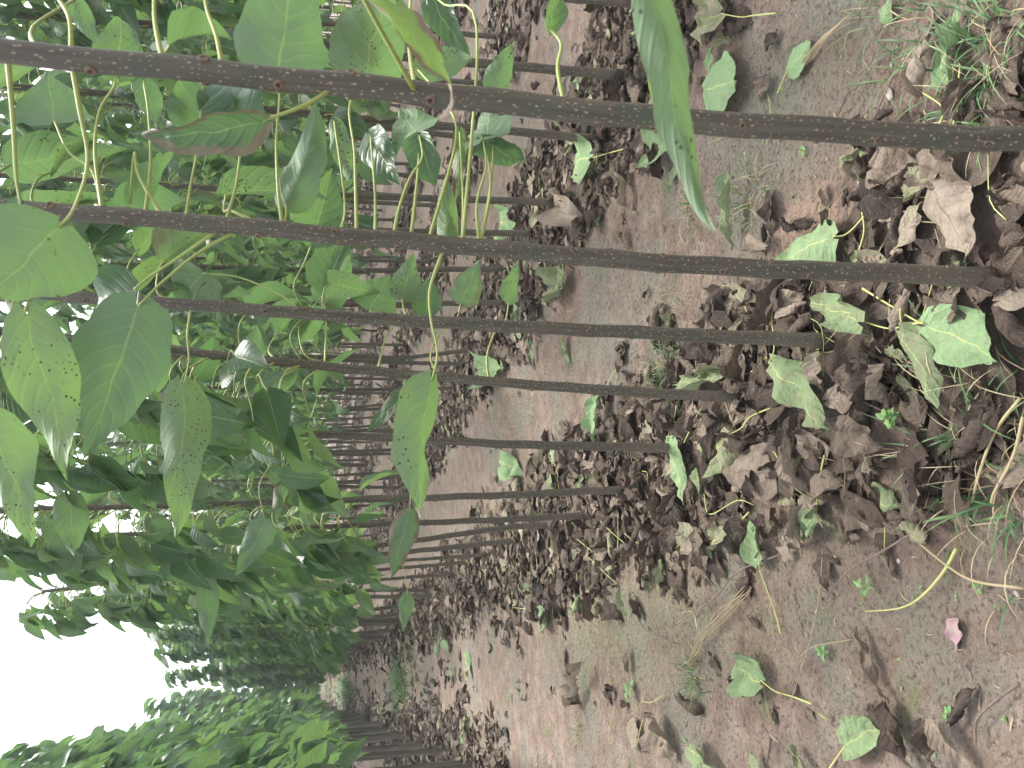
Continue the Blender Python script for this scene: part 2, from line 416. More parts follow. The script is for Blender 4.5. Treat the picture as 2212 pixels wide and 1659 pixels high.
def tube(pts, rad, ns=6, sm=3):
    """smooth tube through points; rad = (r0, r1) or list"""
    P = np.asarray(pts, float)
    if len(P) > 2 and sm > 1:      # Catmull-Rom
        E = np.vstack([2*P[0]-P[1], P, 2*P[-1]-P[-2]]); out = []
        for i in range(1, len(E)-2):
            for q in np.arange(sm)/sm:
                a, b, c, d = E[i-1], E[i], E[i+1], E[i+2]
                out.append(.5*((2*b)+(-a+c)*q+(2*a-5*b+4*c-d)*q*q+(-a+3*b-3*c+d)*q**3))
        out.append(P[-1]); P = np.array(out)
    n = len(P)
    rr = np.interp(np.linspace(0, 1, n), np.linspace(0, 1, len(rad)), rad)
    V = []; UV = []; s = 0.
    up = np.array([.31, .17, .93])
    for i in range(n):
        d = P[min(i+1, n-1)]-P[max(i-1, 0)]; d = d/(np.linalg.norm(d)+1e-9)
        a = np.cross(d, up); a /= np.linalg.norm(a)+1e-9; b = np.cross(d, a)
        if i: s += np.linalg.norm(P[i]-P[i-1])
        for q in range(ns+1):
            th = 2*math.pi*q/ns
            V.append(P[i]+rr[i]*(math.cos(th)*a+math.sin(th)*b)); UV.append((q/ns*.12, s))
    m_ = ns+1
    Q = [(i*m_+q, i*m_+q+1, (i+1)*m_+q+1, (i+1)*m_+q) for i in range(n-1) for q in range(ns)]
    # end caps
    V.append(P[0]); UV.append((0, 0)); V.append(P[-1]); UV.append((0, s))
    c0, c1 = len(V)-2, len(V)-1
    T = [(c0, q+1, q) for q in range(ns)]+[(c1, (n-1)*m_+q, (n-1)*m_+q+1) for q in range(ns)]
    return np.array(V), Q, np.array(UV), T

def frame(y_axis, z_hint):
    y = np.asarray(y_axis, float); y = y/np.linalg.norm(y)
    z = np.asarray(z_hint, float); z = z-(z@y)*y; z /= np.linalg.norm(z)+1e-9
    x = np.cross(y, z)
    return np.column_stack([x, y, z])
def rot_about(ax, v, a):
    ax = ax/np.linalg.norm(ax)
    return v*math.cos(a)+np.cross(ax, v)*math.sin(a)+ax*(ax@v)*(1-math.cos(a))

# ------------------------------------------------------------ ground
def axis(lo, hi, f0, f1, step, grow):
    a = list(np.arange(f0, f1, step)); s = step
    x = a[-1]
    while x < hi: s *= grow; x += s; a.append(min(x, hi+1))
    s = step; x = a[0]; b = []
    while x > lo: s *= grow; x -= s; b.append(x)
    return np.array(b[::-1]+a)
gx = axis(-260, 320, -.9, 2.6, .0155, 1.06); gy = axis(-160, 420, .7, 4.6, .0155, 1.045)
X, Y = np.meshgrid(gx, gy)
fade = np.clip(1-(np.hypot(X, Y)-25)/30, 0, 1)
Z = ground_z(X, Y)*fade
V = np.column_stack([X.ravel(), Y.ravel(), Z.ravel()])
nxg, nyg = len(gx), len(gy)
ii = np.arange(nyg-1)[:, None]*nxg+np.arange(nxg-1)[None, :]
Q = np.stack([ii, ii+1, ii+nxg+1, ii+nxg], -1).reshape(-1, 4)
mb = MB(); mb.add(V, Q, V[:, :2], 0.)
gnd = mb.build('ground', [M_SOIL]); tag(gnd, 'pinkish brown bare soil with greenish grey crust between the sapling rows', 'ground', kind='structure')

# ------------------------------------------------------------ saplings
LAB = 'leafy sapling'
def trunk_mesh(mb, pts, r0, r1, ns=12, scars=True, seed=0, scar_from=.12):
    """tapered trunk with swollen joints and leaf scars, pts in local coordinates from the ground up"""
    r = np.random.default_rng(seed)
    P = np.asarray(pts, float)
    # resample every ~3 cm
    seg = np.linalg.norm(np.diff(P, axis=0), axis=1); s = np.concatenate([[0], np.cumsum(seg)]); Ltot = s[-1]
    step = .03 if ns >= 10 else .16
    ss = np.arange(0, Ltot, step); ss = np.append(ss, Ltot)
    # smooth interpolation via Catmull-Rom on dense points
    C = np.column_stack([np.interp(ss, s, P[:, i]) for i in range(3)])
    for _ in range(14 if ns >= 10 else 2):
        C[1:-1] = .25*C[:-2]+.5*C[1:-1]+.25*C[2:]
    nodes = []
    q = scar_from
    while q < Ltot-.1:
        nodes.append(q); q += r.uniform(.075, .12)
    rad = r0+(r1-r0)*(ss/Ltot)**.85
    rad = rad*(1+.34*np.exp(-ss/.045))
    if ns >= 10:
        for q in nodes: rad = rad*(1+.05*np.exp(-((ss-q)/.018)**2))
        C[:, 0] += .0016*(fbm(ss*9+seed, ss*0+3)-.5)*2; C[:, 1] += .0016*(fbm(ss*9+seed+40, ss*0+7)-.5)*2
        k = 0
        for q in nodes:       # slight zigzag at each joint
            C[:, 0] += (.0012 if k % 2 else -.0012)*np.exp(-((ss-q)/.04)**2); k += 1
    V, Q, UV, T = tube(C, rad, ns, 1)
    mb.add(V, Q, UV, r.uniform(0, .5), T)
    if scars and ns >= 10:
        az = r.uniform(0, 6.28)
        for q in nodes:
            az += 1.57+r.normal(0, .2)
            c = np.array([np.interp(q, ss, C[:, i]) for i in range(3)]); rr = np.interp(q, ss, rad)
            for sgn in ((0,) if r.random() < .35 else (0, math.pi)):
                d = np.array([math.cos(az+sgn), math.sin(az+sgn), 0.])
                sz = r.uniform(.0038, .0060)
                up = np.array([0, 0, 1.]); side = np.cross(up, d)
                ring = []; nn = 10; VV = []; FF = []
                for (rm, off) in ((1.25, -.001), (1.2, .0016), (.75, .0022), (.55, .0008)):
                    for a in range(nn):
                        th = 6.283*a/nn
                        VV.append(c+d*(rr+off)+side*math.cos(th)*sz*rm+up*math.sin(th)*sz*rm*1.0)
                for lv in range(3):
                    for a in range(nn): FF.append((lv*nn+a, lv*nn+(a+1) % nn, (lv+1)*nn+(a+1) % nn, (lv+1)*nn+a))
                mb.add(np.array(VV), FF, np.zeros((len(VV), 2)), 0., mat=1)
                VV2 = VV[3*nn:4*nn]+[c+d*(rr+.0009)]
                mb.add(np.array(VV2), np.zeros((0, 4), int), np.zeros((nn+1, 2)), 0., T=[(a, (a+1) % nn, nn) for a in range(nn)], mat=2)
    return C, ss, rad

def crown_mesh(C, ss, rad, seed, nu=5, nv=8, z0=1.0, z1=None, bias=1.0, dens=1.0, ns=4, keep=None, size=1.0, origin=(0, 0, 0), side=None, azs=.62, drr=(.2, 1.25)):
    """stalks and blades on a trunk centreline C (local). side: -1/+1 = mostly that x side"""
    r = np.random.default_rng(seed)
    mb = MB(); top = C[-1][2]; z1 = z1 or top
    z = z0+r.uniform(0, .08); az0 = r.uniform(0, 6.28)
    temps = [leaf_shape(1., r.uniform(.46, .70), nu, nv, droop=r.uniform(.2, .9), curl=r.uniform(-.2, .9), fold=r.uniform(0, .8),
             wave=r.uniform(.02, .07), twist=r.uniform(-.4, .4), seed=seed*7+i, tipcurl=r.uniform(-.2, .6)) for i in range(6)]
    last = False
    while not last:
        if z > z1-.03: last = True; z = min(z1, top)-.012
        h = (z-z0)/(top-z0)
        cnt = 2 if r.random() < .8*dens else 1
        if dens > 1.5 and r.random() < .6: cnt = 3
        if last: cnt = 7
        for q in range(cnt):
            base_az = (0. if (r.random() < (.5 if side is None else (.78 if side > 0 else .22))) else math.pi)
            az = base_az+r.normal(0, azs)
            i = min(len(ss)-1, max(0, int(np.searchsorted(C[:, 2], z))))
            c = C[i].copy(); c[2] = z
            d = np.array([math.cos(az), math.sin(az), 0.])
            pl = r.uniform(.13, .23)*(1-.35*h)*size
            el = r.uniform(.25, .95)*(1+.4*h)
            el = min(el, 1.25)
            p1 = c+d*pl*.35*math.cos(el)+np.array([0, 0, pl*.35*math.sin(el)])
            el2 = el-r.uniform(.5, 1.1)
            sidev = np.array([-d[1], d[0], 0])*r.normal(0, .03)
            p2 = p1+(d*math.cos(el2)+np.array([0, 0, math.sin(el2)]))*pl*.35+sidev
            el3 = el2-r.uniform(-.1, .6)
            p3 = p2+(d*math.cos(el3)+np.array([0, 0, math.sin(el3)]))*pl*.3
            b0 = c+d*np.interp(z, C[:, 2], rad)*.6
            if keep is not None and not keep(np.array(p3)+np.array(origin), z): continue
            V, Q, UV, T = tube([b0, p1, p2, p3], (.0032*size, .0022, .0019, .0018), ns, 2 if ns < 6 else 4)
            mb.add(V, Q, UV, r.uniform(.5, .9), T, mat=1)
            LL = r.uniform(.105, .20)*(1-.2*h*h)*size
            dr = r.uniform(*drr)
            daz = az+r.normal(0, .35)
            dd = np.array([math.cos(daz)*math.cos(dr), math.sin(daz)*math.cos(dr), -math.sin(dr)])
            up = rot_about(dd, np.array([0, 0, 1.]), r.normal(0, .8))
            F = frame(dd, up)
            V, Q, UV = temps[r.integers(6)]
            mb.add((V*LL)@F.T+p3, Q, UV, float(np.clip(r.beta(2, 2.4), 0, 1)), aux=.62*float(r.random() < .05))
        z += r.uniform(.085, .13)/(dens*(.55+.85*min(1, h*1.3)))
    return mb

ORD = ['first', 'second', 'third', 'fourth', 'fifth', 'sixth', 'seventh', 'eighth', 'ninth', 'tenth', 'eleventh', 'twelfth', 'thirteenth', 'fourteenth', 'fifteenth']
# trunks read off the photograph: list of display points from the ground up; (root radius, top radius)
R1T = [
 [(2560, 322), (2212, 307), (1474, 263), (737, 181), (0, 112), (-500, 60)],
 [(2140, 602), (2058, 596), (1474, 573), (737, 508), (377, 478), (50, 450), (-400, 415)],
 [(1790, 737), (1475, 723), (1106, 705), (737, 684), (333, 652), (133, 638), (-250, 610)],
 [(1600, 858), (1475, 853), (1204, 836), (737, 796), (433, 763), (300, 745), (-150, 700)],
 [(1465, 968), (1106, 960), (737, 941), (400, 921), (130, 905), (-120, 890)],
 [(1355, 1057), (1106, 1069), (737, 1081), (67, 1100), (-60, 1105)],
 [(1270, 1113), (1100, 1122), (737, 1136), (400, 1149), (67, 1156)],
 [(1194, 1134), (1097, 1138), (871, 1172), (737, 1190), (500, 1219), (400, 1236), (150, 1275)],
 [(1117, 1166), (1000, 1180), (827, 1197), (670, 1210), (420, 1228), (200, 1250)],
 [(1050, 1198), (827, 1214), (626, 1221), (430, 1232), (250, 1245)],
 [(1016, 1214), (827, 1230), (603, 1250), (300, 1275)],
 [(983, 1239), (827, 1252), (603, 1265), (330, 1290)],
]
R2T = [
 [(1384, 5), (1104, -15), (737, -45), (467, -70), (0, -120)],
 [(1357, 163), (1104, 143), (860, 122), (467, 63), (77, 35), (0, 28)],
 [(1284, 300), (1104, 283), (924, 270), (737, 253), (350, 213), (60, 190)],
 [(1204, 437), (987, 430), (737, 423), (430, 405), (100, 385)],
 [(1150, 505), (900, 500), (737, 495), (400, 478), (150, 468)],
 [(1090, 580), (900, 583), (737, 585), (400, 575), (170, 570)],
 [(1097, 653), (820, 658), (500, 655), (200, 650)],
 [(1024, 755), (880, 773), (600, 770), (230, 770)],
 [(1000, 786), (854, 783), (600, 772), (250, 765)],
 [(987, 838), (737, 843), (500, 838), (260, 835)],
 [(959, 881), (737, 885), (500, 884), (280, 884)],
]
trees = {}
def explicit_tree(key, disp, r0, r1, label, seed, nu, nv, z0, side, group, dens=1.0, keep=None, ztop=2.65, zcrown=None, dp=None):
    base = gp(*disp[0])
    if dp is not None: base = dp
    base[2] = gz(base[0], base[1])-.006
    W_ = [base]+[on_plane(x, y, base) for x, y in disp[1:]]
    W_ = [w for w in W_ if w[2] < ztop-.15 or w is base]
    # carry the lean on to the top
    d = W_[-1]-W_[max(0, len(W_)-3)]; d /= np.linalg.norm(d)
    if W_[-1][2] < ztop: W_.append(W_[-1]+d/d[2]*(ztop-W_[-1][2]))
    P = np.array(W_)-base
    e = empty('sapling', base)
    tag(e, label, 'sapling tree', group)
    mb = MB(); C, ss, rad = trunk_mesh(mb, P, r0, r1, seed=seed, ns=14 if nu > 5 else 10)
    mb.build('trunk', [M_BARK, M_SCAR, M_SCARD], e)
    CUR[0] = base; CUR[1] = seed-20
    cm = crown_mesh(C, ss, rad, seed+100, nu, nv, z0=z0, z1=zcrown, side=side, dens=dens, ns=6, keep=keep, origin=base, size=1.16 if key in ('r1_3', 'r1_4', 'r1_5', 'r1_6', 'r1_7', 'r1_8') else 1.)
    cm.build('crown', [M_LEAF, M_STALK], e)
    trees[key] = (e, C, base, rad, W_)
    return e

# the first of the row (at the top of the picture) first
CUR = [None, 0]
def keep_near(p, z):
    """leave free the sight lines that are open in the photograph"""
    x, y, d = project(p)
    if d < .95: return False
    b_ = CUR[0]; w = np.array([p[0]-b_[0], p[1]-b_[1]]); c2 = np.array([b_[0], b_[1]])
    if (w@c2)/np.linalg.norm(c2) < .06 and y > -60: return False
    if -150 < x < 2300 and -100 < y < 1700:
        if x > 640: return False
        if d < 1.15 and y > 330: return False
    return True
def keep_mid(p, z):
    x, y, d = project(p)
    if d < 1.1: return False
    b_ = CUR[0]; w = np.array([p[0]-b_[0], p[1]-b_[1]]); c2 = np.array([b_[0], b_[1]])
    if CUR[1] < 3 and (w@c2)/np.linalg.norm(c2) < .02: return False
    if x > 720 and -50 < y < 1660: return False
    return True
for i, dsp in enumerate(R1T):
    key = 'r1_%d' % i
    r0 = [.0205, .0215, .0205, .019, .0185, .0175, .017, .018, .0195, .0145, .0165, .018][i]
    r0 *= .94; r1 = r0*.48
    lab = ['nearest sapling, thick dotted grey trunk running the whole width of the photo',
           'second nearest sapling beside the path, yellow leaf stalk along its dotted trunk',
           'sapling third from the camera beside the path, trunk rooted in brown leaves',
           'sapling fourth from the camera beside the path, gently bowed trunk',
           'sapling fifth from the camera beside the path, green fallen leaf right at its foot',
           'sapling sixth from the camera beside the path, trunk leaning slightly towards the path',
           'sapling seventh from the camera beside the path, its foot close to the sixth one',
           'sapling eighth from the camera beside the path, slanting trunk that crosses its neighbours',
           'sapling ninth from the camera beside the path, stout curving trunk behind the slanting one',
           'thinnest trunk among the saplings beside the path, tenth from the camera',
           'sapling eleventh from the camera beside the path, next after the thinnest one',
           'sapling twelfth from the camera beside the path, dark trunk rooted at the litter edge'][i]
    base = None
    if i == 0: base = np.array([.70, .77, 0.])
    explicit_tree(key, dsp, r0, r1, lab, 20+i, 9 if i < 3 else 7, 14 if i < 3 else 11, [1.25, 1.25, 1.15, 1.1, 1.1, 1.1, 1.1, 1.05, 1.05, 1.05, 1.0, 1.0][i],
                  [None, None, None, -1, -1, -1, -1, -1, -1, -1, -1, -1][i], 'saplings of the row beside the path',
                  dens=[1.9, 2.0, 2.1, 2.2, 2.3, 2.4, 2.1, 2.1, 2.1, 2.1, 2.1, 2.1][i], keep=keep_near if i < 2 else (keep_mid if i < 5 else None), dp=base,
                  ztop=2.6+.1*((i*7) % 3)-(.12 if i > 3 else 0))
for i, dsp in enumerate(R2T):
    key = 'r2_%d' % i
    lab = ['sapling of the second row whose foot just shows at the top edge of the photo',
           'second-row sapling seen just above the thickest trunk, rooted in curled brown leaves',
           'second-row sapling seen just below the thickest trunk',
           'second-row sapling midway between the two nearest trunks of the first row',
           'second-row sapling whose foot is just above the second nearest trunk',
           'second-row sapling seen just below the second nearest trunk',
           'second-row sapling with a dark foot just above the third nearest trunk',
           'strongly slanting second-row sapling just above the fourth nearest trunk',
           'upright second-row sapling right behind the slanting one',
           'second-row sapling below the fourth nearest trunk, clear of its neighbours',
           'second-row sapling between the fourth and the fifth nearest trunk'][i]
    explicit_tree(key, dsp, .022-.0005*i, .011, lab, 60+i, 5, 8, 1.05, None, 'saplings of the second row', ztop=3.25+.1*(i % 3), dens=3.1)

# ---- saplings of the far part: variants, then copies
VAR = []
for v in range(9):
    r = np.random.default_rng(200+v)
    top = r.uniform(3.1, 3.6)
    bx, by = r.normal(0, .05, 2)
    P = [(0, 0, 0)]+[(bx*q*q+.02*math.sin(3*q+v), by*q*q+.02*math.cos(2.5*q+v)-.02, top*q) for q in (.2, .4, .6, .8, 1.)]
    mb = MB(); C, ss, rad = trunk_mesh(mb, P, r.uniform(.018, .023), .010, ns=10, scars=False, seed=v)
    tm = mb.mesh('trunk', [M_BARK])
    cms = []
    for sd in (None, -1, 1):
        cm = crown_mesh(C, ss, rad, 300+v*3, 5, 7, z0=1.0, side=sd, ns=3, dens=3.0 if sd is None else 2.3, size=1. if sd is None else 1.22, azs=.62 if sd is None else .42, drr=(.2, 1.25) if sd is None else (.45, 1.2))
        cms.append(cm.mesh('crown', [M_LEAF, M_STALK]))
    VAR.append((tm, cms, P, C, ss, rad))

spots = []
r = np.random.default_rng(77)
def visible(x, y):
    pts = [(x, y, .0), (x, y, 1.2), (x, y, 2.4), (x-.4, y, 1.5), (x+.4, y, 1.5)]
    for p in pts:
        v = np.array(p)-CAMP
        if v@FW < .3: continue
        X_, Y_, d = project(p)
        if -60 < X_ < 2300 and -60 < Y_ < 1720: return True
    return False
for key, x0 in ROWS.items():
    y = {'r1': 8.75, 'r2': 8.55, 'l1': 5.1}.get(key, x0*.55)
    if key == 'l1': y = 3.4
    if key == 'l2': y = 9.
    if key == 'l3': y = 16.
    ymax = {'r1': 95, 'l1': 95, 'r2': 60}.get(key, 52)
    while y < ymax:
        if visible(x0, y): spots.append((key, x0+r.normal(0, .045), y+r.normal(0, .05)))
        y += .55
for extra in range(10, 16):
    x0 = 14.0+1.65*(extra-9); y = x0*1.0
    while y < 50:
        if visible(x0, y): spots.append(('far', x0+r.normal(0, .05), y))
        y += .8
def vis_score(s):
    d = math.hypot(s[1], s[2])
    return d*(1 if s[0] in ('r1', 'l1') else 1.15)
spots.sort(key=vis_score)
NIND = 275
ROWLAB = {'r1': 'slender sapling further down the row beside the path, past the thinnest trunk',
          'r2': 'slender sapling further back in the second row, beyond the slanting one',
          'r3': 'slender sapling in the third row, rising from brown litter',
          'r4': 'slender sapling in the fourth row, deep in the plantation',
          'r5': 'slender sapling in the fifth row, far inside the plantation',
          'r6': 'thin distant sapling in the sixth row', 'r7': 'thin distant sapling in the seventh row',
          'r8': 'thin distant sapling in the eighth row', 'r9': 'thin distant sapling in the ninth row',
          'l1': 'slender sapling of the row across the path, its leaves drooping towards the path',
          'l2': 'sapling behind the row across the path', 'l3': 'sapling two rows behind the row across the path', 'far': 'thin distant sapling in the rearmost rows'}
ROWGRP = {'r1': 'far saplings of the row beside the path', 'l1': 'saplings of the row across the path', 'l2': 'saplings behind the row across the path', 'l3': 'saplings two rows behind the row across the path',
          'far': 'saplings of the rearmost rows', 'r2': 'saplings of the second row, far part', 'r3': 'saplings of the third row', 'r4': 'saplings of the fourth row',
          'r5': 'saplings of the fifth row', 'r6': 'saplings of the sixth row', 'r7': 'saplings of the seventh row', 'r8': 'saplings of the eighth row', 'r9': 'saplings of the ninth row'}
for j, (key, x, y) in enumerate(spots[:NIND]):
    tm, cms, P, C, ss, rad = VAR[int(r.integers(len(VAR)))]
    z = gz(x, y)*float(np.clip(1-(math.hypot(x, y)-25)/30, 0, 1))-.005
    e = empty('sapling', (x, y, z)); e.rotation_euler = (r.normal(0, .025), r.normal(0, .03), 0)
    sc = r.uniform(.90, 1.12)*(1.06 if key not in ('r1', 'l1') else 1.)
    flip = r.random() < .5
    sd = {'r1': 1, 'l1': 2}.get(key, 0)
    # half of them turned round, so that the same shape is seen from behind
    if flip: e.rotation_euler[2] = math.pi; sd = {0: 0, 1: 2, 2: 1}[sd]
    e.rotation_euler[2] += r.normal(0, .25); e.scale = (sc, sc, sc)
    if key in ('r1', 'l1'):
        kx = 1.0+.95*min(1, max(0, (y-7)/17)); e.rotation_euler[2] -= 0 if kx < 1.05 else r.normal(0, .05)
        e.scale = (sc*kx*(1.22 if key == 'l1' else 1.0), sc*kx*.9, sc*(.81 if key == 'r1' else 1.06))
    tag(e, ROWLAB[key], 'sapling tree', ROWGRP[key])
    for nm, me in (('trunk', tm), ('crown', cms[sd])):
        o = bpy.data.objects.new(nm, me); COL.objects.link(o); o.parent = e
# the rest of the plantation, past three hundred saplings
def quick_tree(mb, x, y, r):
    top = r.uniform(2.8, 3.3)
    dx, dy = r.normal(0, .06, 2)
    V, Q, UV, T = tube([(x, y, 0), (x+dx*.3, y+dy*.3, top*.5), (x+dx, y+dy, top)], (.021, .015, .008), 5, 1)
    mb.add(V, Q, UV, r.uniform(0, .5), T, mat=1)
    n = 30
    for q in range(n):
        z = 1.0+(top-1.0)*q/n+r.uniform(0, .05)
        az = (0 if r.random() < .5 else math.pi)+r.normal(0, .7)
        pl = r.uniform(.12, .22); dr = r.uniform(.1, .9)
        c = np.array([x+dx*z/top+math.cos(az)*pl, y+dy*z/top+math.sin(az)*pl, z+pl*.25])
        dd = np.array([math.cos(az)*math.cos(dr), math.sin(az)*math.cos(dr), -math.sin(dr)])
        F = frame(dd, rot_about(dd, np.array([0, 0, 1.]), r.normal(0, .5)))
        V, Q, UV = QT[r.integers(8)]
        mb.add((V*r.uniform(.15, .23))@F.T+c, Q, UV, float(r.beta(2, 2.4)))
QT = [leaf_shape(1., .7, 3, 5, droop=rng.uniform(.2, 1), curl=.3, wave=.05, seed=i) for i in range(8)]
mb = MB(); rq = np.random.default_rng(5)
for key, x, y in spots[NIND:]: quick_tree(mb, x, y, rq)
if mb.n:
    o = mb.build('distant_saplings', [M_LEAF, M_BARK]); tag(o, 'distant saplings of the plantation merging into one green mass', 'distant trees', kind='stuff')
print('trees', len(spots))

# ------------------------------------------------------------ single hanging leaves read off the photograph
def near_trunk(key, x, y):
    """point of the trunk centreline seen nearest to display (x, y)"""
    e, C, base, rad, W_ = trees[key]
    Wp = C+base; pr = np.array([project(p)[:2] for p in Wp])
    i = int(np.argmin((pr[:, 0]-x)**2+(pr[:, 1]-y)**2))
    return Wp[i], rad[i]
def hero(key, att, mids, base, tip, ratio, dd=(0, 0), roll=0., under=False, tone=.45, curl=.3, fold=0., droop=.5, dry=0., wave=.075, seed=0, label=None, twist=0., tipcurl=.3, crumple=.035, d0=None):
    """att: display point on the trunk (or None: straight above frame), mids: stalk points, base/tip of the blade.
    dd: metres by which blade base and tip are farther (+) or nearer (-) than the trunk."""
    e = trees[key][0]; org = np.array(e.location)
    a, rad = near_trunk(key, *att)
    da = project(a)[2] if d0 is None else d0
    n = len(mids)+1
    pts = [a]
    for i, q in enumerate(mids): pts.append(at_depth(q[0], q[1], da+dd[0]*(i+1)/n))
    b = at_depth(base[0], base[1], da+dd[0]); t_ = at_depth(tip[0], tip[1], da+dd[1])
    pts.append(b)
    d = t_-b; L = float(np.linalg.norm(d)); d /= L
    tocam = CAMP-b; tocam /= np.linalg.norm(tocam)
    nrm = tocam-(tocam@d)*d; nrm /= np.linalg.norm(nrm)
    nrm = rot_about(d, nrm, roll)
    if under: nrm = -nrm
    V, Q, UV = leaf_shape(L*(1+droop*droop/16), L*ratio, 13, 21, droop=droop, curl=curl, fold=fold, wave=wave, crumple=crumple, seed=seed+40, twist=twist, tipcurl=tipcurl)
    V = V.copy()
    # turn so that the tip lands on its mark
    tv = V[V.shape[0]-7]; th = math.atan2(tv[2], tv[1]); c, s_ = math.cos(-th), math.sin(-th)
    y2 = V[:, 1]*c-V[:, 2]*s_; z2 = V[:, 1]*s_+V[:, 2]*c; V[:, 1], V[:, 2] = y2, z2
    V *= L/np.linalg.norm(tv)
    F = frame(d, nrm)
    mb = MB(); mb.add(V@F.T+(b-org), Q, UV, tone, aux=dry)
    o = mb.build('leaf', [M_LEAF], e)
    if label: o['label'] = label
    mb = MB(); V, Q, UV, T = tube([p-org for p in pts], (.0034*(da/1.2)**.3, .0024, .002, .0019), 8, 5); mb.add(V, Q, UV, .72, T)
    mb.build('leaf_stalk', [M_STALK], o)
A, B, Cc, D_, E_ = 'r1_0', 'r1_1', 'r1_2', 'r1_3', 'r1_4'
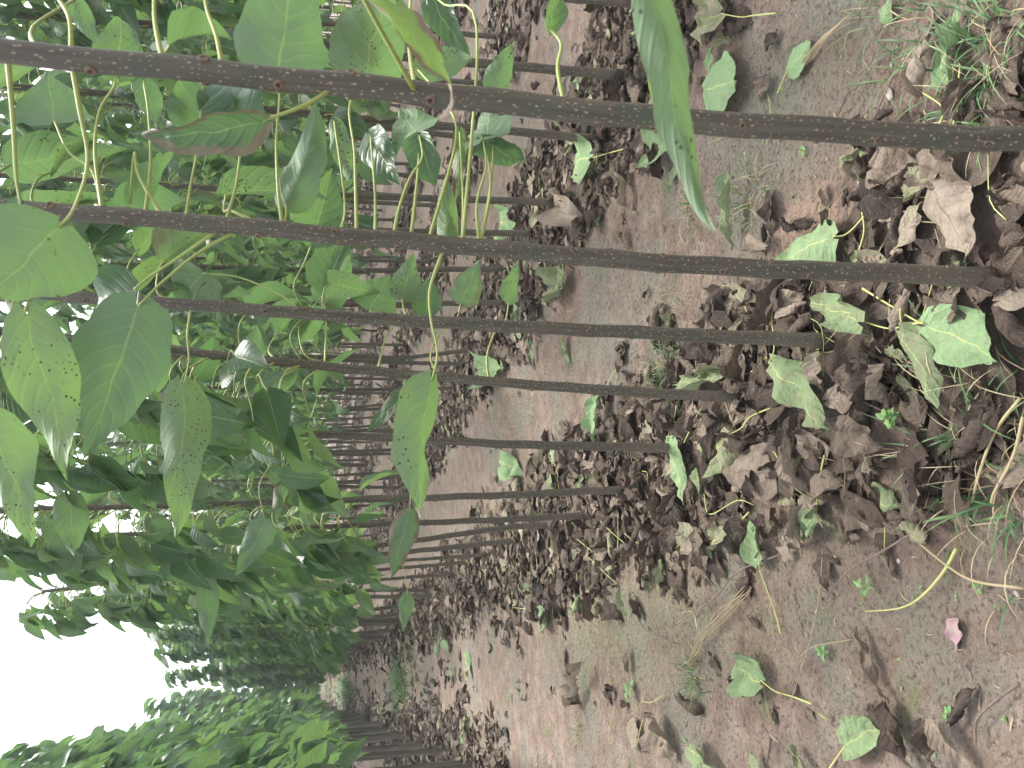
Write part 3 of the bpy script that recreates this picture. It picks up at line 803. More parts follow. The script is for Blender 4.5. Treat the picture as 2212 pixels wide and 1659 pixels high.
H = [
 # the nearest sapling
 (A, (740, 190), [(690, 209), (640, 235)], (563, 262), (305, 290), .42, dict(dd=(-.04, -.02), roll=-.5, dry=.75, tone=.25, curl=.9, label='dark green leaf with a shrivelled brown underside')),
 (A, (0, 115), [(28, 260), (35, 380)], (45, 440), (60, 560), .5, dict(dd=(.15, .2), tone=.5, roll=1.1)),
 (A, (183, 145), [(172, 235), (190, 350), (160, 450)], (128, 490), (-40, 640), 1.05, dict(dd=(.05, -.02), under=True, tone=.45, droop=.3, roll=.3, dry=0, label='large speckled leaf at the left edge, seen from below')),
 (A, (181, 95), [(150, 40), (122, -10)], (110, -40), (60, -160), .6, dict(dd=(.05, .1), tone=.5)),
 (A, (486, 135), [(468, 80), (447, 20)], (440, -30), (420, -150), .6, dict(dd=(.05, .1))),
 (A, (345, 115), [(335, 50), (333, -10)], (333, -40), (330, -150), .6, dict(dd=(.08, .1))),
 (A, (1224, 212), [(1205, 150), (1212, 95)], (1187, 60), (1180, -90), .30, dict(dd=(.02, .06), tone=.5, roll=1.0, curl=.8)),
 (A, (1400, 240), [(1395, 120), (1400, 30)], (1400, -45), (1552, 502), .175, dict(dd=(-.45, -.42), under=True, tone=.5, droop=.35, roll=-.25, curl=.7, fold=.3, wave=.03, dry=.45, label='long narrow leaf hanging close to the lens', tipcurl=1.2)),
 (A, (900, 190), [(820, 60)], (775, -25), (945, 252), .26, dict(dd=(-.36, -.33), tone=1., under=False, roll=-1.0, droop=.5, dry=1, label='thin bright leaf edge-on with a withered tip', tipcurl=1.5)),
 # the second
 (B, (612, 484), [(600, 400), (597, 300), (604, 210)], (600, 160), (640, -110), .62, dict(dd=(.10, .18), under=True, tone=.25, droop=.4)),
 (B, (779, 498), [(768, 400), (765, 320), (755, 230)], (786, 168), (850, -60), .68, dict(dd=(.10, .15), under=True, tone=.55, roll=.2, curl=.6)),
 (B, (1028, 520), [(1030, 440), (1050, 360)], (1044, 303), (1058, 185), .60, dict(dd=(.10, .20), tone=.4, under=True, roll=-.6)),
 (B, (1050, 522), [(1060, 400)], (1044, 300), (1138, 345), .75, dict(dd=(.12, .20), tone=.3, roll=.9)),
 (B, (861, 503), [(862, 450), (885, 385), (912, 340)], (906, 293), (944, 404), .80, dict(dd=(.06, .10), tone=.35, roll=.5, curl=.8)),
 (B, (895, 503), [(900, 400), (905, 330)], (900, 290), (860, 232), .8, dict(dd=(.10, .2), tone=.6, under=True)),
 (B, (617, 484), [(618, 465)], (618, 440), (686, 216), .48, dict(dd=(.02, .0), under=True, tone=.3, curl=.3, fold=.5, roll=-.4)),
 (B, (960, 514), [(968, 516)], (967, 516), (962, 372), .38, dict(dd=(.06, .1), under=True, tone=.65, curl=.8, fold=.3)),
 (B, (952, 552), [(930, 620), (931, 690), (945, 760)], (933, 824), (906, 1118), .47, dict(dd=(-.03, -.08), under=True, tone=.62, fold=.55, roll=-.65, curl=.3, droop=.3, dry=.4, label='backlit bright green leaf with many brown spots', tipcurl=.1)),
 (B, (510, 492), [(430, 545), (350, 610)], (298, 662), (180, 992), .56, dict(dd=(-.06, -.05), under=True, tone=.12, roll=.15, curl=.25, droop=.3, label='largest leaf of the picture, whitish green underside with pale veins', wave=.03)),
 (B, (500, 490), [(380, 560), (320, 600)], (290, 625), (205, 690), .8, dict(dd=(.02, .1), tone=.3, roll=.6)),
 (B, (210, 425), [(205, 330), (215, 240), (245, 190)], (252, 165), (262, 40), .6, dict(dd=(.05, .1), tone=.5)),
 (B, (220, 425), [(200, 370), (150, 330)], (118, 262), (100, 150), .95, dict(dd=(.05, .1), under=True, tone=.2)),
 (B, (420, 475), [(412, 400), (425, 330)], (430, 290), (440, 150), .6, dict(dd=(.1, .2), tone=.35)),
 (B, (505, 485), [(510, 400), (520, 320)], (525, 285), (470, 160), .6, dict(dd=(.1, .2), tone=.35)),
 (B, (340, 470), [(300, 380), (290, 330)], (280, 440), (390, 315), .34, dict(dd=(.05, .1), tone=.3, under=True, roll=.4)),
 (B, (310, 470), [(325, 350), (320, 240)], (310, 175), (340, 272), .55, dict(dd=(.12, .12), tone=.2, under=True)),
 (A, (60, 120), [(70, 60)], (160, 0), (208, 96), .42, dict(dd=(.2, .2), tone=.3, under=True)),
 (B, (40, 450), [(80, 550), (75, 600)], (52, 680), (148, 1040), .36, dict(dd=(-.05, -.1), under=True, tone=.8, droop=.3, label='long yellow green leaf at the left edge', roll=.3)),
 (B, (20, 455), [(30, 650), (-20, 800)], (-30, 900), (62, 1180), .42, dict(dd=(.1, 0.1), under=True, tone=.7, droop=.5, roll=.5)),
 # the third, fourth and on
 (Cc, (427, 660), [(405, 720), (408, 780)], (395, 836), (378, 1165), .33, dict(dd=(-.05, -.1), under=True, tone=.65, droop=.4, roll=.2, curl=.5, dry=.4)),
 (Cc, (655, 680), [(610, 640), (520, 600)], (437, 590), (380, 660), .9, dict(dd=(.02, .1), under=True, tone=.5)),
 (Cc, (797, 690), [(800, 680)], (800, 668), (842, 592), 1.1, dict(dd=(.15, .2), under=True, tone=.35)),
 (Cc, (870, 690), [(872, 668)], (869, 645), (892, 545), .62, dict(dd=(.12, .14), under=True, tone=.4, label='pale veined leaf standing up beside the third trunk', dry=.4)),
 (D_, (825, 800), [(825, 760), (845, 710)], (920, 680), (925, 600), .7, dict(dd=(.05, .1), tone=.3)),
 (D_, (947, 812), [(930, 770), (950, 720), (985, 690)], (996, 653), (1036, 560), .66, dict(dd=(.03, .06), under=True, tone=.35, dry=.6)),
 (D_, (1052, 820), [(1052, 770), (1070, 715), (1092, 690)], (1099, 651), (1122, 562), .46, dict(dd=(.03, .06), under=True, tone=.5, roll=.5)),
 (D_, (880, 800), [(872, 830), (885, 845)], (893, 850), (795, 935), .42, dict(dd=(-.02, 0), tone=.4, roll=.7, dry=.6)),
 (D_, (700, 780), [(705, 690)], (700, 655), (762, 545), .6, dict(dd=(.1, .15), under=True, tone=.5)),
 (E_, (860, 955), [(864, 1000), (885, 1060)], (885, 1107), (845, 1250), .42, dict(dd=(-.02, -.1), under=True, tone=.15, dry=.8, curl=.6, label='pale drooping leaf with a brown margin over the crossing trunks')),
 (E_, (505, 930), [(500, 880), (520, 820)], (540, 800), (555, 700), .6, dict(dd=(.1, .1), under=True, tone=.4)),
 (E_, (590, 935), [(590, 990), (560, 1050)], (573, 1126), (508, 1244), .5, dict(dd=(-.1, -.15), under=True, tone=.2, roll=.2)),
 (E_, (640, 938), [(625, 990), (610, 1030)], (612, 1045), (595, 1130), .45, dict(dd=(-.05, -.1), under=True, tone=.3, dry=1, curl=.9)),
 (E_, (130, 905), [(100, 1000), (80, 1050)], (150, 1070), (160, 1200), .5, dict(dd=(0, -.1), under=True, tone=.5)),
 ('r1_5', (448, 1090), [(452, 1160), (455, 1220)], (447, 1250), (451, 1394), .36, dict(dd=(-.05, -.1), under=True, tone=.15, curl=.5)),
 ('r1_5', (330, 1095), [(325, 1110)], (330, 1120), (385, 1252), .40, dict(dd=(-.05, -.1), under=True, tone=.4, roll=.4)),
 ('r1_5', (140, 1100), [(130, 1110)], (125, 1115), (170, 1260), .5, dict(dd=(-.1, -.15), under=True, tone=.5)),
 ('r1_6', (867, 1130), [(865, 1190), (875, 1245)], (881, 1283), (869, 1366), .40, dict(dd=(-.02, -.05), under=True, tone=.3)),
 ('r2_1', (1040, 135), [(1030, 60), (960, 10)], (925, -20), (1020, 130), .42, dict(dd=(-1.6, -1.5), tone=.3, roll=.3)),
]
for i, (key, att, mids, base, tip, ratio, kw) in enumerate(H):
    if key == 'r2_1': key, att, kw = 'r1_1', (1010, 518), dict(dd=(.35, .4), tone=.2, roll=.3)
    hero(key, att, mids, base, tip, ratio, seed=i, **kw)
# more stalks that cross from the second trunk up to leaves above the frame edge
for i, (att, mids, base, tip) in enumerate([((884, 190), [(884, 100), (886, 20)], (888, -30), (905, -120))]):
    hero(A, att, mids, base, tip, .6, seed=90+i, dd=(.1, .15))
hero(B, (915, 505), [(985, 300), (960, 220)], (903, 150), (1020, 126), .55, seed=95, dd=(.25, .2), under=True, tone=.62, roll=.2, label='bright green leaf tapering to the right, above the nearest trunk')
hero(B, (1035, 518), [(1060, 400), (1066, 300)], (1062, 196), (1110, 88), .52, seed=96, dd=(.2, .2), under=True, tone=.55, curl=.5, label='oval green leaf with a brown tip above the nearest trunk')
hero(B, (1000, 516), [(1000, 420)], (993, 285), (982, 442), .24, seed=97, dd=(.15, .15), tone=.9, under=True, roll=.3, dry=1, label='browning narrow leaf hanging between the two nearest trunks')
hero(B, (830, 500), [(810, 420)], (800, 290), (868, 402), .55, seed=98, dd=(.2, .15), tone=.1, roll=.5)
hero(B, (730, 498), [(745, 440)], (722, 262), (752, 400), .30, seed=99, dd=(.15, .12), tone=.6, under=True, roll=.3)
# ------------------------------------------------------------ fallen leaves: the litter
def in_view(p, mar=60):
    v = np.asarray(p)-CAMP
    if v@FW < .2: return False
    X_, Y_, d = project(p)
    return -mar < X_ < 2212+mar and -mar < Y_ < 1659+mar
FL = [
 # base, tip, ratio, tone, curl, label, kwargs
 ((1713, 152), (1772, 90), .62, .97, .1, 'flat pale green leaf on greenish soil above the thickest trunk', dict(stalk=[(1706, 175), (1693, 202)], crumple=.02, face=-1)),
 ((1552, 196), (1632, 180), .95, .96, .3, 'broad pale green leaf with pointed tip beside a wilted grey leaf', dict(crumple=.03, face=-1)),
 ((1560, 165), (1538, 215), .7, .70, 1.2, 'wilted grey green leaf tucked behind a broad pale green leaf', dict(crumple=.12)),
 ((1545, 155), (1550, 92), .5, .93, .5, 'small ragged green leaf near the top edge, right of the hanging long leaf', dict(crumple=.06)),
 ((1588, 33), (1524, 60), .8, .66, .9, 'crumpled yellowish leaf with straight yellow stalk at the top edge', dict(stalk=[(1610, 38), (1640, 35), (1690, 30)], crumple=.10)),
 ((1918, 48), (1938, -4), .9, .92, .2, 'pale green leaf half under grass at the top edge', dict(crumple=.03, face=-1)),
 ((2018, 200), (2032, 12), .30, .52, 2.6, 'long tan leaf rolled into a twisted tube near the top right corner', dict(crumple=.12, twist=2.5, stalk=[(2060, 235), (2052, 275)])),
 ((2061, 188), (2076, 14), .34, .90, 1.5, 'long half green leaf beside the rolled tan one', dict(crumple=.08, stalk=[(2095, 140), (2096, 180), (2088, 275)])),
 ((1602, 385), (1596, 535), .34, .78, 1.3, 'narrow mottled leaf in a grass tuft right of the long hanging leaf tip', dict(crumple=.10)),
 ((1841, 513), (1728, 568), .50, .90, .5, 'green leaf with very long yellow stalk above the second nearest trunk', dict(stalk=[(1855, 507), (1890, 470), (1954, 382)], crumple=.04, face=-1)),
 ((1884, 545), (1872, 580), .6, .75, .8, 'small olive leaf whose upright yellow stalk bends, above the second nearest trunk', dict(stalk=[(1890, 495), (1880, 430)], crumple=.08)),
 ((1958, 524), (2040, 440), .55, .56, .5, 'olive tan leaf left of the broad oval tan leaf', dict(crumple=.06, face=-1)),
 ((1988, 425), (2085, 347), .46, .64, .6, 'olive leaf pointing at the thickest trunk, lying on brown leaves', dict(crumple=.09)),
 ((2066, 418), (2158, 552), .62, .50, .3, 'broad oval tan leaf at the right edge between the two nearest trunks', dict(crumple=.05, face=-1)),
 ((1925, 372), (2010, 345), .8, .40, .8, 'large wrinkled brown leaf just under the thickest trunk', dict(crumple=.13)),
 ((2025, 345), (2110, 400), .7, .36, .9, 'large folded brown leaf under the thickest trunk near the right edge', dict(crumple=.13)),
 ((1838, 355), (1888, 330), .55, .70, 1.8, 'small rolled green leaf at the lower edge of the thickest trunk', dict(crumple=.12)),
 ((1668, 105), (1690, 66), .8, .22, .8, 'dark grey brown leaf left of the flat pale green leaf', dict(crumple=.10)),
 ((1672, 172), (1640, 215), .75, .36, .6, 'rounded brown leaf beside the tip of the broad pale green leaf', dict(crumple=.10)),
 ((2041, 700), (2228, 778), .52, .94, .35, 'large pale green leaf with long yellow stalk at the right edge', dict(stalk=[(2000, 690), (1940, 655), (1890, 624)], crumple=.04, face=-1)),
 ((1915, 697), (1776, 648), .36, .78, 1.3, 'wilted pale green leaf folded lengthwise on a curved yellow stalk', dict(stalk=[(1945, 710), (1990, 703), (2028, 696)], crumple=.07)),
 ((1993, 715), (2090, 888), .36, .74, .5, 'long olive green leaf pointing down towards the grass, right of the brown heap', dict(crumple=.06, face=-1)),
 ((1708, 785), (1842, 922), .38, .80, .5, 'long wavy green leaf on brown leaves below the third nearest trunk', dict(stalk=[(1693, 753), (1690, 690), (1693, 634)], crumple=.08, face=-1)),
 ((1800, 765), (1792, 850), .7, .56, 1.0, 'olive brown leaf with long reddish stalk right of the wavy green leaf', dict(stalk=[(1830, 755), (1891, 712)], stalk_tone=.25, crumple=.13)),
 ((1595, 811), (1490, 832), .34, .76, 1.6, 'green and tan leaf rolled over the foot of the fourth nearest trunk', dict(stalk=[(1625, 810), (1650, 798), (1681, 772)], crumple=.10)),
 ((1611, 942), (1571, 1033), .72, .70, .6, 'pale wrinkled leaf with curved yellow stalk right of the fifth trunk foot', dict(stalk=[(1620, 925), (1645, 900), (1686, 881)], crumple=.08, face=-1)),
 ((1466, 953), (1519, 1084), .42, .88, .35, 'green pointed leaf lying right at the foot of the fifth trunk', dict(stalk=[(1466, 925), (1475, 895), (1481, 868)], crumple=.06, face=-1)),
 ((1699, 1023), (1604, 1018), .72, .42, .3, 'broad flat brown leaf with reddish stalk in the middle of the brown heap', dict(stalk=[(1730, 1035), (1790, 1075)], stalk_tone=.22, crumple=.06, face=-1)),
 ((1850, 930), (1935, 965), .75, .33, .5, 'broad grey brown leaf left of the small green seedling', dict(crumple=.09)),
 ((2080, 690), (2110, 610), .8, .30, .8, 'big wrinkled brown leaf above the large pale green leaf', dict(crumple=.12)),
 ((1860, 790), (1872, 860), .9, .30, .7, 'dark brown leaf with curled edge at the centre of the brown heap', dict(crumple=.10)),
 ((1658, 1219), (1638, 1118), .62, .88, .7, 'fresh green leaf with brown curled margin and long straight stalk', dict(stalk=[(1668, 1262), (1685, 1320), (1697, 1371)], crumple=.07)),
 ((1763, 1100), (1706, 1222), .30, .52, 2.4, 'tan leaf twisted like a rope below the brown heap', dict(crumple=.14, twist=3)),
 ((1790, 1110), (1752, 1165), .60, .86, .8, 'green leaf lying over the rope-like tan leaf', dict(crumple=.10, stalk=[(1785, 1075), (1800, 1020), (1805, 983)])),
 ((1795, 1108), (1845, 1165), .40, .66, 1.8, 'wrinkled olive leaf curled away from the rope-like tan leaf', dict(crumple=.14)),
 ((1492, 1172), (1528, 1148), .8, .60, .9, 'crumpled tan leaf on a yellow stalk, left of the fresh green leaf', dict(crumple=.14, stalk=[(1475, 1185)])),
 ((1556, 1170), (1592, 1143), .7, .64, .7, 'folded tan leaf with yellow stalk crossing it, left of the fresh green leaf', dict(crumple=.09, stalk=[(1590, 1150), (1640, 1105)])),
 ((1668, 1467), (1598, 1430), .75, .86, .8, 'green leaf with curved yellow stalk alone on the bare path', dict(stalk=[(1690, 1492), (1725, 1503), (1766, 1519)], crumple=.10)),
 ((1845, 1607), (1934, 1555), .52, .84, .5, 'green veined leaf at the bottom edge with its stalk pointing left', dict(stalk=[(1825, 1635), (1805, 1665)], crumple=.05)),
 ((1935, 1520), (1992, 1668), .42, .12, .8, 'dark brown folded leaf at the bottom edge near the corner', dict(crumple=.07)),
 ((2022, 1555), (2052, 1665), .42, .20, 1.2, 'purplish shrivelled leaf between two others at the bottom right', dict(crumple=.12)),
 ((2040, 1555), (2125, 1668), .42, .46, 1.0, 'long tan leaf arched at the bottom right corner', dict(crumple=.06)),
 ((1866, 1365), (1932, 1508), .26, .40, 1.4, 'greyish shrivelled leaf strip with whitish end on the bare path', dict(crumple=.12)),
 ((1512, 1610), (1570, 1665), .5, .76, .9, 'olive green leaf cut by the bottom edge, left part of the path', dict(crumple=.07)),
 ((1640, 1630), (1665, 1670), .6, .80, .5, 'small green leaf at the bottom edge between two olive ones', dict(crumple=.05)),
 ((1732, 1612), (1770, 1672), .5, .70, 1.4, 'rolled olive leaf at the bottom edge with a yellow stalk', dict(crumple=.09)),
 ((1281, 1440), (1250, 1523), .36, .56, 2.2, 'tan leaf rolled into a cigar shape in the middle of the path', dict(crumple=.10)),
 ((1190, 1325), (1178, 1350), .9, .90, .4, 'fresh green leaf at the edge of the litter beside the path', dict(crumple=.08)),
 ((1013, 1410), (1022, 1470), .42, .92, .5, 'pale green leaf lying crosswise on the far part of the path', dict(crumple=.05, face=-1)),
 ((950, 1388), (951, 1436), .4, .92, .7, 'light green leaf on the path, farthest of the pale ones', dict(crumple=.05)),
 ((985, 1440), (982, 1475), .5, .86, .7, 'yellow green leaf beside a wilted one on the path', dict(crumple=.07)),
 ((965, 1375), (973, 1402), .6, .92, .4, 'small whitish green leaf where path and litter meet', dict(crumple=.05)),
 ((1372, 1570), (1398, 1615), .95, .55, .3, 'broad yellowish tan leaf on the litter at the bottom of the photo', dict(crumple=.05, face=-1)),
 ((1428, 1550), (1472, 1640), .7, .50, 1.0, 'big crumpled yellowish leaf near the bottom edge', dict(crumple=.14)),
 ((1355, 1275), (1362, 1338), .38, .72, 1.4, 'curled green tan leaf hanging over the edge of the litter heap', dict(crumple=.10)),
 ((1365, 1450), (1364, 1395), .40, .34, .9, 'slender brown leaf flat on the path', dict(crumple=.05)),
 ((1010, 1578), (1012, 1618), .5, .86, .6, 'dark green leaf in the litter across the path', dict(crumple=.07)),
 ((958, 1568), (955, 1545), .6, .90, .4, 'pale green leaf in the litter across the path', dict(crumple=.06)),
 ((1312, 862), (1300, 957), .62, .97, .9, 'dark green leaf standing on edge between the fourth and fifth trunks', dict(crumple=.08, lift=.02, stalk=[(1325, 820), (1347, 782)], stalk_tone=.8)),
 ((1102, 990), (1130, 1022), .6, .95, .8, 'green leaf beyond the fifth trunk, by the sixth trunk', dict(crumple=.10)),
 ((1205, 975), (1215, 1005), .8, .93, .4, 'pale green leaf just below the fifth trunk', dict(crumple=.05, face=-1)),
 ((1158, 738), (1162, 788), .34, .86, 1.2, 'narrow curled green leaf below the third trunk', dict(crumple=.08)),
 ((1225, 732), (1232, 790), .40, .80, 1.0, 'wilted green leaf below the third trunk, right of a narrow one', dict(crumple=.08)),
 ((1240, 600), (1200, 640), .8, .74, .9, 'dull green crumpled leaf between the second and third trunks', dict(crumple=.13, stalk=[(1225, 560)])),
 ((1300, 343), (1256, 352), .85, .90, .5, 'dark green leaf with a pale stalk, on litter under the thickest trunk', dict(crumple=.07, stalk=[(1325, 333), (1361, 323)])),
 ((1356, 370), (1378, 465), .28, .52, 2.2, 'yellowish twisted leaf strip standing out on the litter above the second trunk', dict(crumple=.14)),
 ((1470, 298), (1402, 355), .55, .88, .6, 'pale green wrinkled leaf touching the underside of the thickest trunk', dict(crumple=.08)),
 ((1262, 165), (1262, 198), .8, .94, .4, 'small pale green leaf beside a second row trunk', dict(crumple=.05)),
 ((1350, 497), (1365, 540), .6, .42, 1.0, 'tan curled leaf just above the second trunk', dict(crumple=.10)),
 ((1210, 440), (1275, 470), .42, .52, 1.0, 'olive brown veined leaf at the foot of a second row trunk', dict(crumple=.07)),
 ((1105, 478), (1128, 486), .9, .93, .5, 'light green crumpled leaf near the feet of the second row', dict(crumple=.12)),
 ((1068, 55), (1062, 68), .9, .95, .3, 'tiny pale green leaf high in the photo on dark litter', dict(crumple=.05)),
 ((1135, 700), (1125, 640), .4, .88, .6, 'green leaf on the litter in line with the sixth second-row trunk', dict(crumple=.09)),
 ((1060, 800), (1100, 795), .5, .88, .6, 'curled green leaf by the slanting second-row trunk', dict(crumple=.09)),
]
FPR = []
for _f in FL:
    _b, _t = gp(*_f[0]), gp(*_f[1])
    FPR.append(((_b[0]+_t[0])/2, (_b[1]+_t[1])/2, float(np.linalg.norm(_t-_b))*.40))
rl = np.random.default_rng(31)
def dry_shape(seed, nu, nv):
    q = np.random.default_rng(seed)
    kind = q.random()
    curl = q.uniform(.3, 1.2) if kind < .55 else q.uniform(1.6, 3.0)
    if q.random() < .35: curl = -curl
    V, Q, UV = leaf_shape(1., q.uniform(.42, .72), nu, nv, droop=q.uniform(-1.0, 1.2), curl=curl, fold=q.uniform(0, .5), wave=q.uniform(.04, .12),
                      crumple=q.uniform(.08, .26), twist=q.uniform(-1.2, 1.2), seed=seed, lean=q.uniform(-.25, .25), tipcurl=q.uniform(-.5, 1.2))
    V[:, :2] -= V[:, :2].mean(0); V[:, 2] *= q.uniform(.4, .9); V[:, 2] -= np.percentile(V[:, 2], 12)
    return V, Q, UV
DH = [dry_shape(500+i, 8, 11) for i in range(26)]
DM = [dry_shape(600+i, 5, 7) for i in range(24)]
DL = [dry_shape(700+i, 3, 5) for i in range(16)]
def litter_tone(q):
    u = q.random()
    if u < .85: return float(np.clip(q.normal(.20, .13), 0, .5))
    if u < .97: return q.uniform(.46, .68)
    return q.uniform(.66, .85)
def lay(mb, shapes, x, y, zoff, size, q, tone=None, tiltmax=.5):
    V, Q, UV = shapes[int(q.integers(len(shapes)))]
    a = q.uniform(0, 6.283); tl = abs(q.normal(0, tiltmax*.55)); b = q.uniform(0, 6.283)
    ca, sa = math.cos(a), math.sin(a)
    Rz = np.array([[ca, -sa, 0], [sa, ca, 0], [0, 0, 1.]])
    ax = np.array([math.cos(b), math.sin(b), 0])
    W2 = (V*size)@Rz.T
    c, s_ = math.cos(tl), math.sin(tl)
    W2 = W2*c+np.cross(ax, W2)*s_+np.outer(W2@ax, ax)*(1-c)
    if q.random() < .5: W2[:, 2] = W2[:, 2].max()-W2[:, 2] if False else W2[:, 2]
    mb.add(W2+np.array([x, y, zoff]), Q, UV, litter_tone(q) if tone is None else tone)
def strip_density(x, y):
    """share of the ground that is under leaves: thick along each row, thin between rows"""
    d = 0.
    for key, c in ROWS.items():
        w = {'r1': .385, 'l1': .42}.get(key, .46)
        c2 = c-.06 if key == 'r1' else c
        w = w*(.82+.36*float(fbm(np.array(y*1.3+c*3), np.array(c), 2)))
        d = max(d, 1/(1+math.exp((abs(x-c2)-w)/.055)))
    if x > 1.0 and y < 1.9 and x > 1.15: d *= .35
    return d
mbn, mbm, mbf = MB(), MB(), MB()
cand = []
zones = [((-1.7, 3.0), (30., 62.), 30, 2), ((-.2, 3.2), (.75, 6.0), 470, 0), ((-1.6, 6.5), (6.0, 13.0), 260, 1), ((-3.0, 16.), (13.0, 30.0), 80, 2), ((3.2, 7.0), (3., 6.), 260, 1)]
for (xa, xb), (ya, yb), dens, lv in zones:
    n = int((xb-xa)*(yb-ya)*dens)
    xs = rl.uniform(xa, xb, n); ys = rl.uniform(ya, yb, n)
    for x, y in zip(xs, ys):
        d = strip_density(x, y)
        if y > 7 and abs(x) < .3: d = max(d, .12)
        if rl.random() > max(d, .010): continue
        zg = gz(x, y)*max(0., min(1, 1-(math.hypot(x, y)-25)/30))
        p = (x, y, zg)
        if not in_view(p): continue
        if any((x-a_)**2+(y-b_)**2 < c_*c_ for a_, b_, c_ in FPR) and rl.random() < .85: continue
        zo = zg+.001+rl.uniform(0, .016)*d
        sz = (rl.uniform(.08, .16) if rl.random() < .5 else rl.uniform(.04, .09))*(1.0 if lv < 2 else 1.25)
        if lv == 0: cand.append((x, y, zo, sz, d))
        elif lv == 1: lay(mbm, DM, x, y, zo, sz*1.1, rl)
        else: lay(mbf, DL, x, y, zo, sz*1.2, rl)
# the ones that show largest are things of their own, the rest is the mass of litter
cand.sort(key=lambda c: (c[0]**2+c[1]**2+CAM_H**2)**.5/c[3]*(1+.25*(c[4] > .5)))
NLOOSE = 235
for i, (x, y, zo, sz, d) in enumerate(cand):
    near = math.hypot(x, y) < 4.2
    if i < NLOOSE:
        mb = MB(); lay(mb, DH, 0, 0, 0, sz*1.08, rl, tiltmax=.4)
        o = mb.build('fallen_leaf', [M_FALL], loc=(x, y, zo+.004))
        inl = d > .5; row = 'first' if x < 1.6 else 'second'
        if inl: tag(o, 'crumpled dry leaf on top of the brown litter under the %s row' % row, 'dry leaf', 'dry leaves on the litter under the %s row' % row)
        else: tag(o, 'small dry curled leaf lying alone on bare soil between the rows', 'dry leaf', 'dry leaves on the bare soil')
    else:
        lay(mbn if near else mbm, DH if near else DM, x, y, zo, sz, rl)
for mb, nm, lb in ((mbn, 'leaf_litter', 'thick layer of dead brown leaves around the nearest trunks'),
                   (mbm, 'leaf_litter', 'brown leaf litter along the rows in the middle distance'),
                   (mbf, 'leaf_litter', 'grey brown leaf litter along the far part of the rows')):
    tag(mb.build(nm, [M_FALL]), lb, 'leaf litter', kind='stuff')

# thin dark leaf stalks and twig bits mixed into the litter, straw crumbs on the soil
mb = MB()
for i in range(900):
    x = rl.uniform(-.3, 3.0); y = rl.uniform(.8, 6)
    if rl.random() > max(strip_density(x, y), .10): continue
    if not in_view((x, y, 0)): continue
    a = rl.uniform(0, 6.28); L = rl.uniform(.05, .2); z = gz(x, y)+.01+rl.uniform(0, .03)*strip_density(x, y)
    dx, dy = math.cos(a)*L/2, math.sin(a)*L/2; b = rl.normal(0, .02, 2)
    V, Q, UV, T = tube([(x-dx, y-dy, z+rl.uniform(-.004, .01)), (x+b[0], y+b[1], z), (x+dx, y+dy, z+rl.uniform(-.004, .012))], (.0016, .0012, .0008), 4, 3)
    u = rl.random()
    mb.add(V, Q, UV, rl.uniform(0, .35) if u < .85 else rl.uniform(.75, 1.), T)
tag(mb.build('stalk_litter', [M_STALK]), 'thin dry leaf stalks strewn through the brown leaves', 'stalk litter', kind='stuff')
mb = MB()
for i in range(5200):
    x = rl.uniform(-.6, 3.0); y = rl.uniform(.8, 5.5)
    if not in_view((x, y, 0), 10) or rl.random() > (1.2 if y < 3 else .6): continue
    a = rl.uniform(0, 6.28); L = rl.uniform(.004, .05)*(1 if rl.random() < .3 else .45); z = gz(x, y)+.0015
    dx, dy = math.cos(a)*L/2, math.sin(a)*L/2
    w = rl.uniform(.0006, .0022)
    V, Q, UV, T = tube([(x-dx, y-dy, z), (x+rl.normal(0, .1)*L, y+rl.normal(0, .1)*L, z+.002), (x+dx, y+dy, z)], (w, w*.9, w*.4), 3, 1)
    mb.add(V, Q, UV, rl.random(), T, mat=0 if rl.random() < .55 else 1)
tag(mb.build('straw_crumbs', [M_STRAW, M_TWIG]), 'tiny straw and twig crumbs scattered over the soil', 'straw crumbs', kind='stuff')
mb = MB()
for i in range(9000):
    x = rl.uniform(-.6, 3.0); y = rl.uniform(.8, 4.5)
    if not in_view((x, y, 0), 10) or strip_density(x, y) > .6: continue
    if fbm(np.array(x*3), np.array(y*3+9), 3) < .45: continue
    s_ = rl.uniform(.0015, .0045)*(2.0 if rl.random() < .12 else 1); z = gz(x, y)
    a = rl.uniform(.6, 1.2, 8)
    V = np.array([(sx*s_*a[j], sy*s_*a[(j+3) % 8], sz*s_*.6*a[(j+5) % 8]) for j, (sx, sy, sz) in enumerate([(-1, -1, -1), (1, -1, -1), (1, 1, -1), (-1, 1, -1), (-.7, -.7, 1), (.7, -.7, 1), (.7, .7, 1), (-.7, .7, 1)])])
    th = rl.uniform(0, 6.28); V = V@np.array([[math.cos(th), -math.sin(th), 0], [math.sin(th), math.cos(th), 0], [0, 0, 1]])
    mb.add(V+np.array([x, y, z]), [(0, 1, 5, 4), (1, 2, 6, 5), (2, 3, 7, 6), (3, 0, 4, 7), (4, 5, 6, 7)], V[:, :2], 0.)
tag(mb.build('soil_crumbs', [M_SOIL]), 'loose crumbs of earth on the bare soil', 'soil crumbs', kind='stuff')

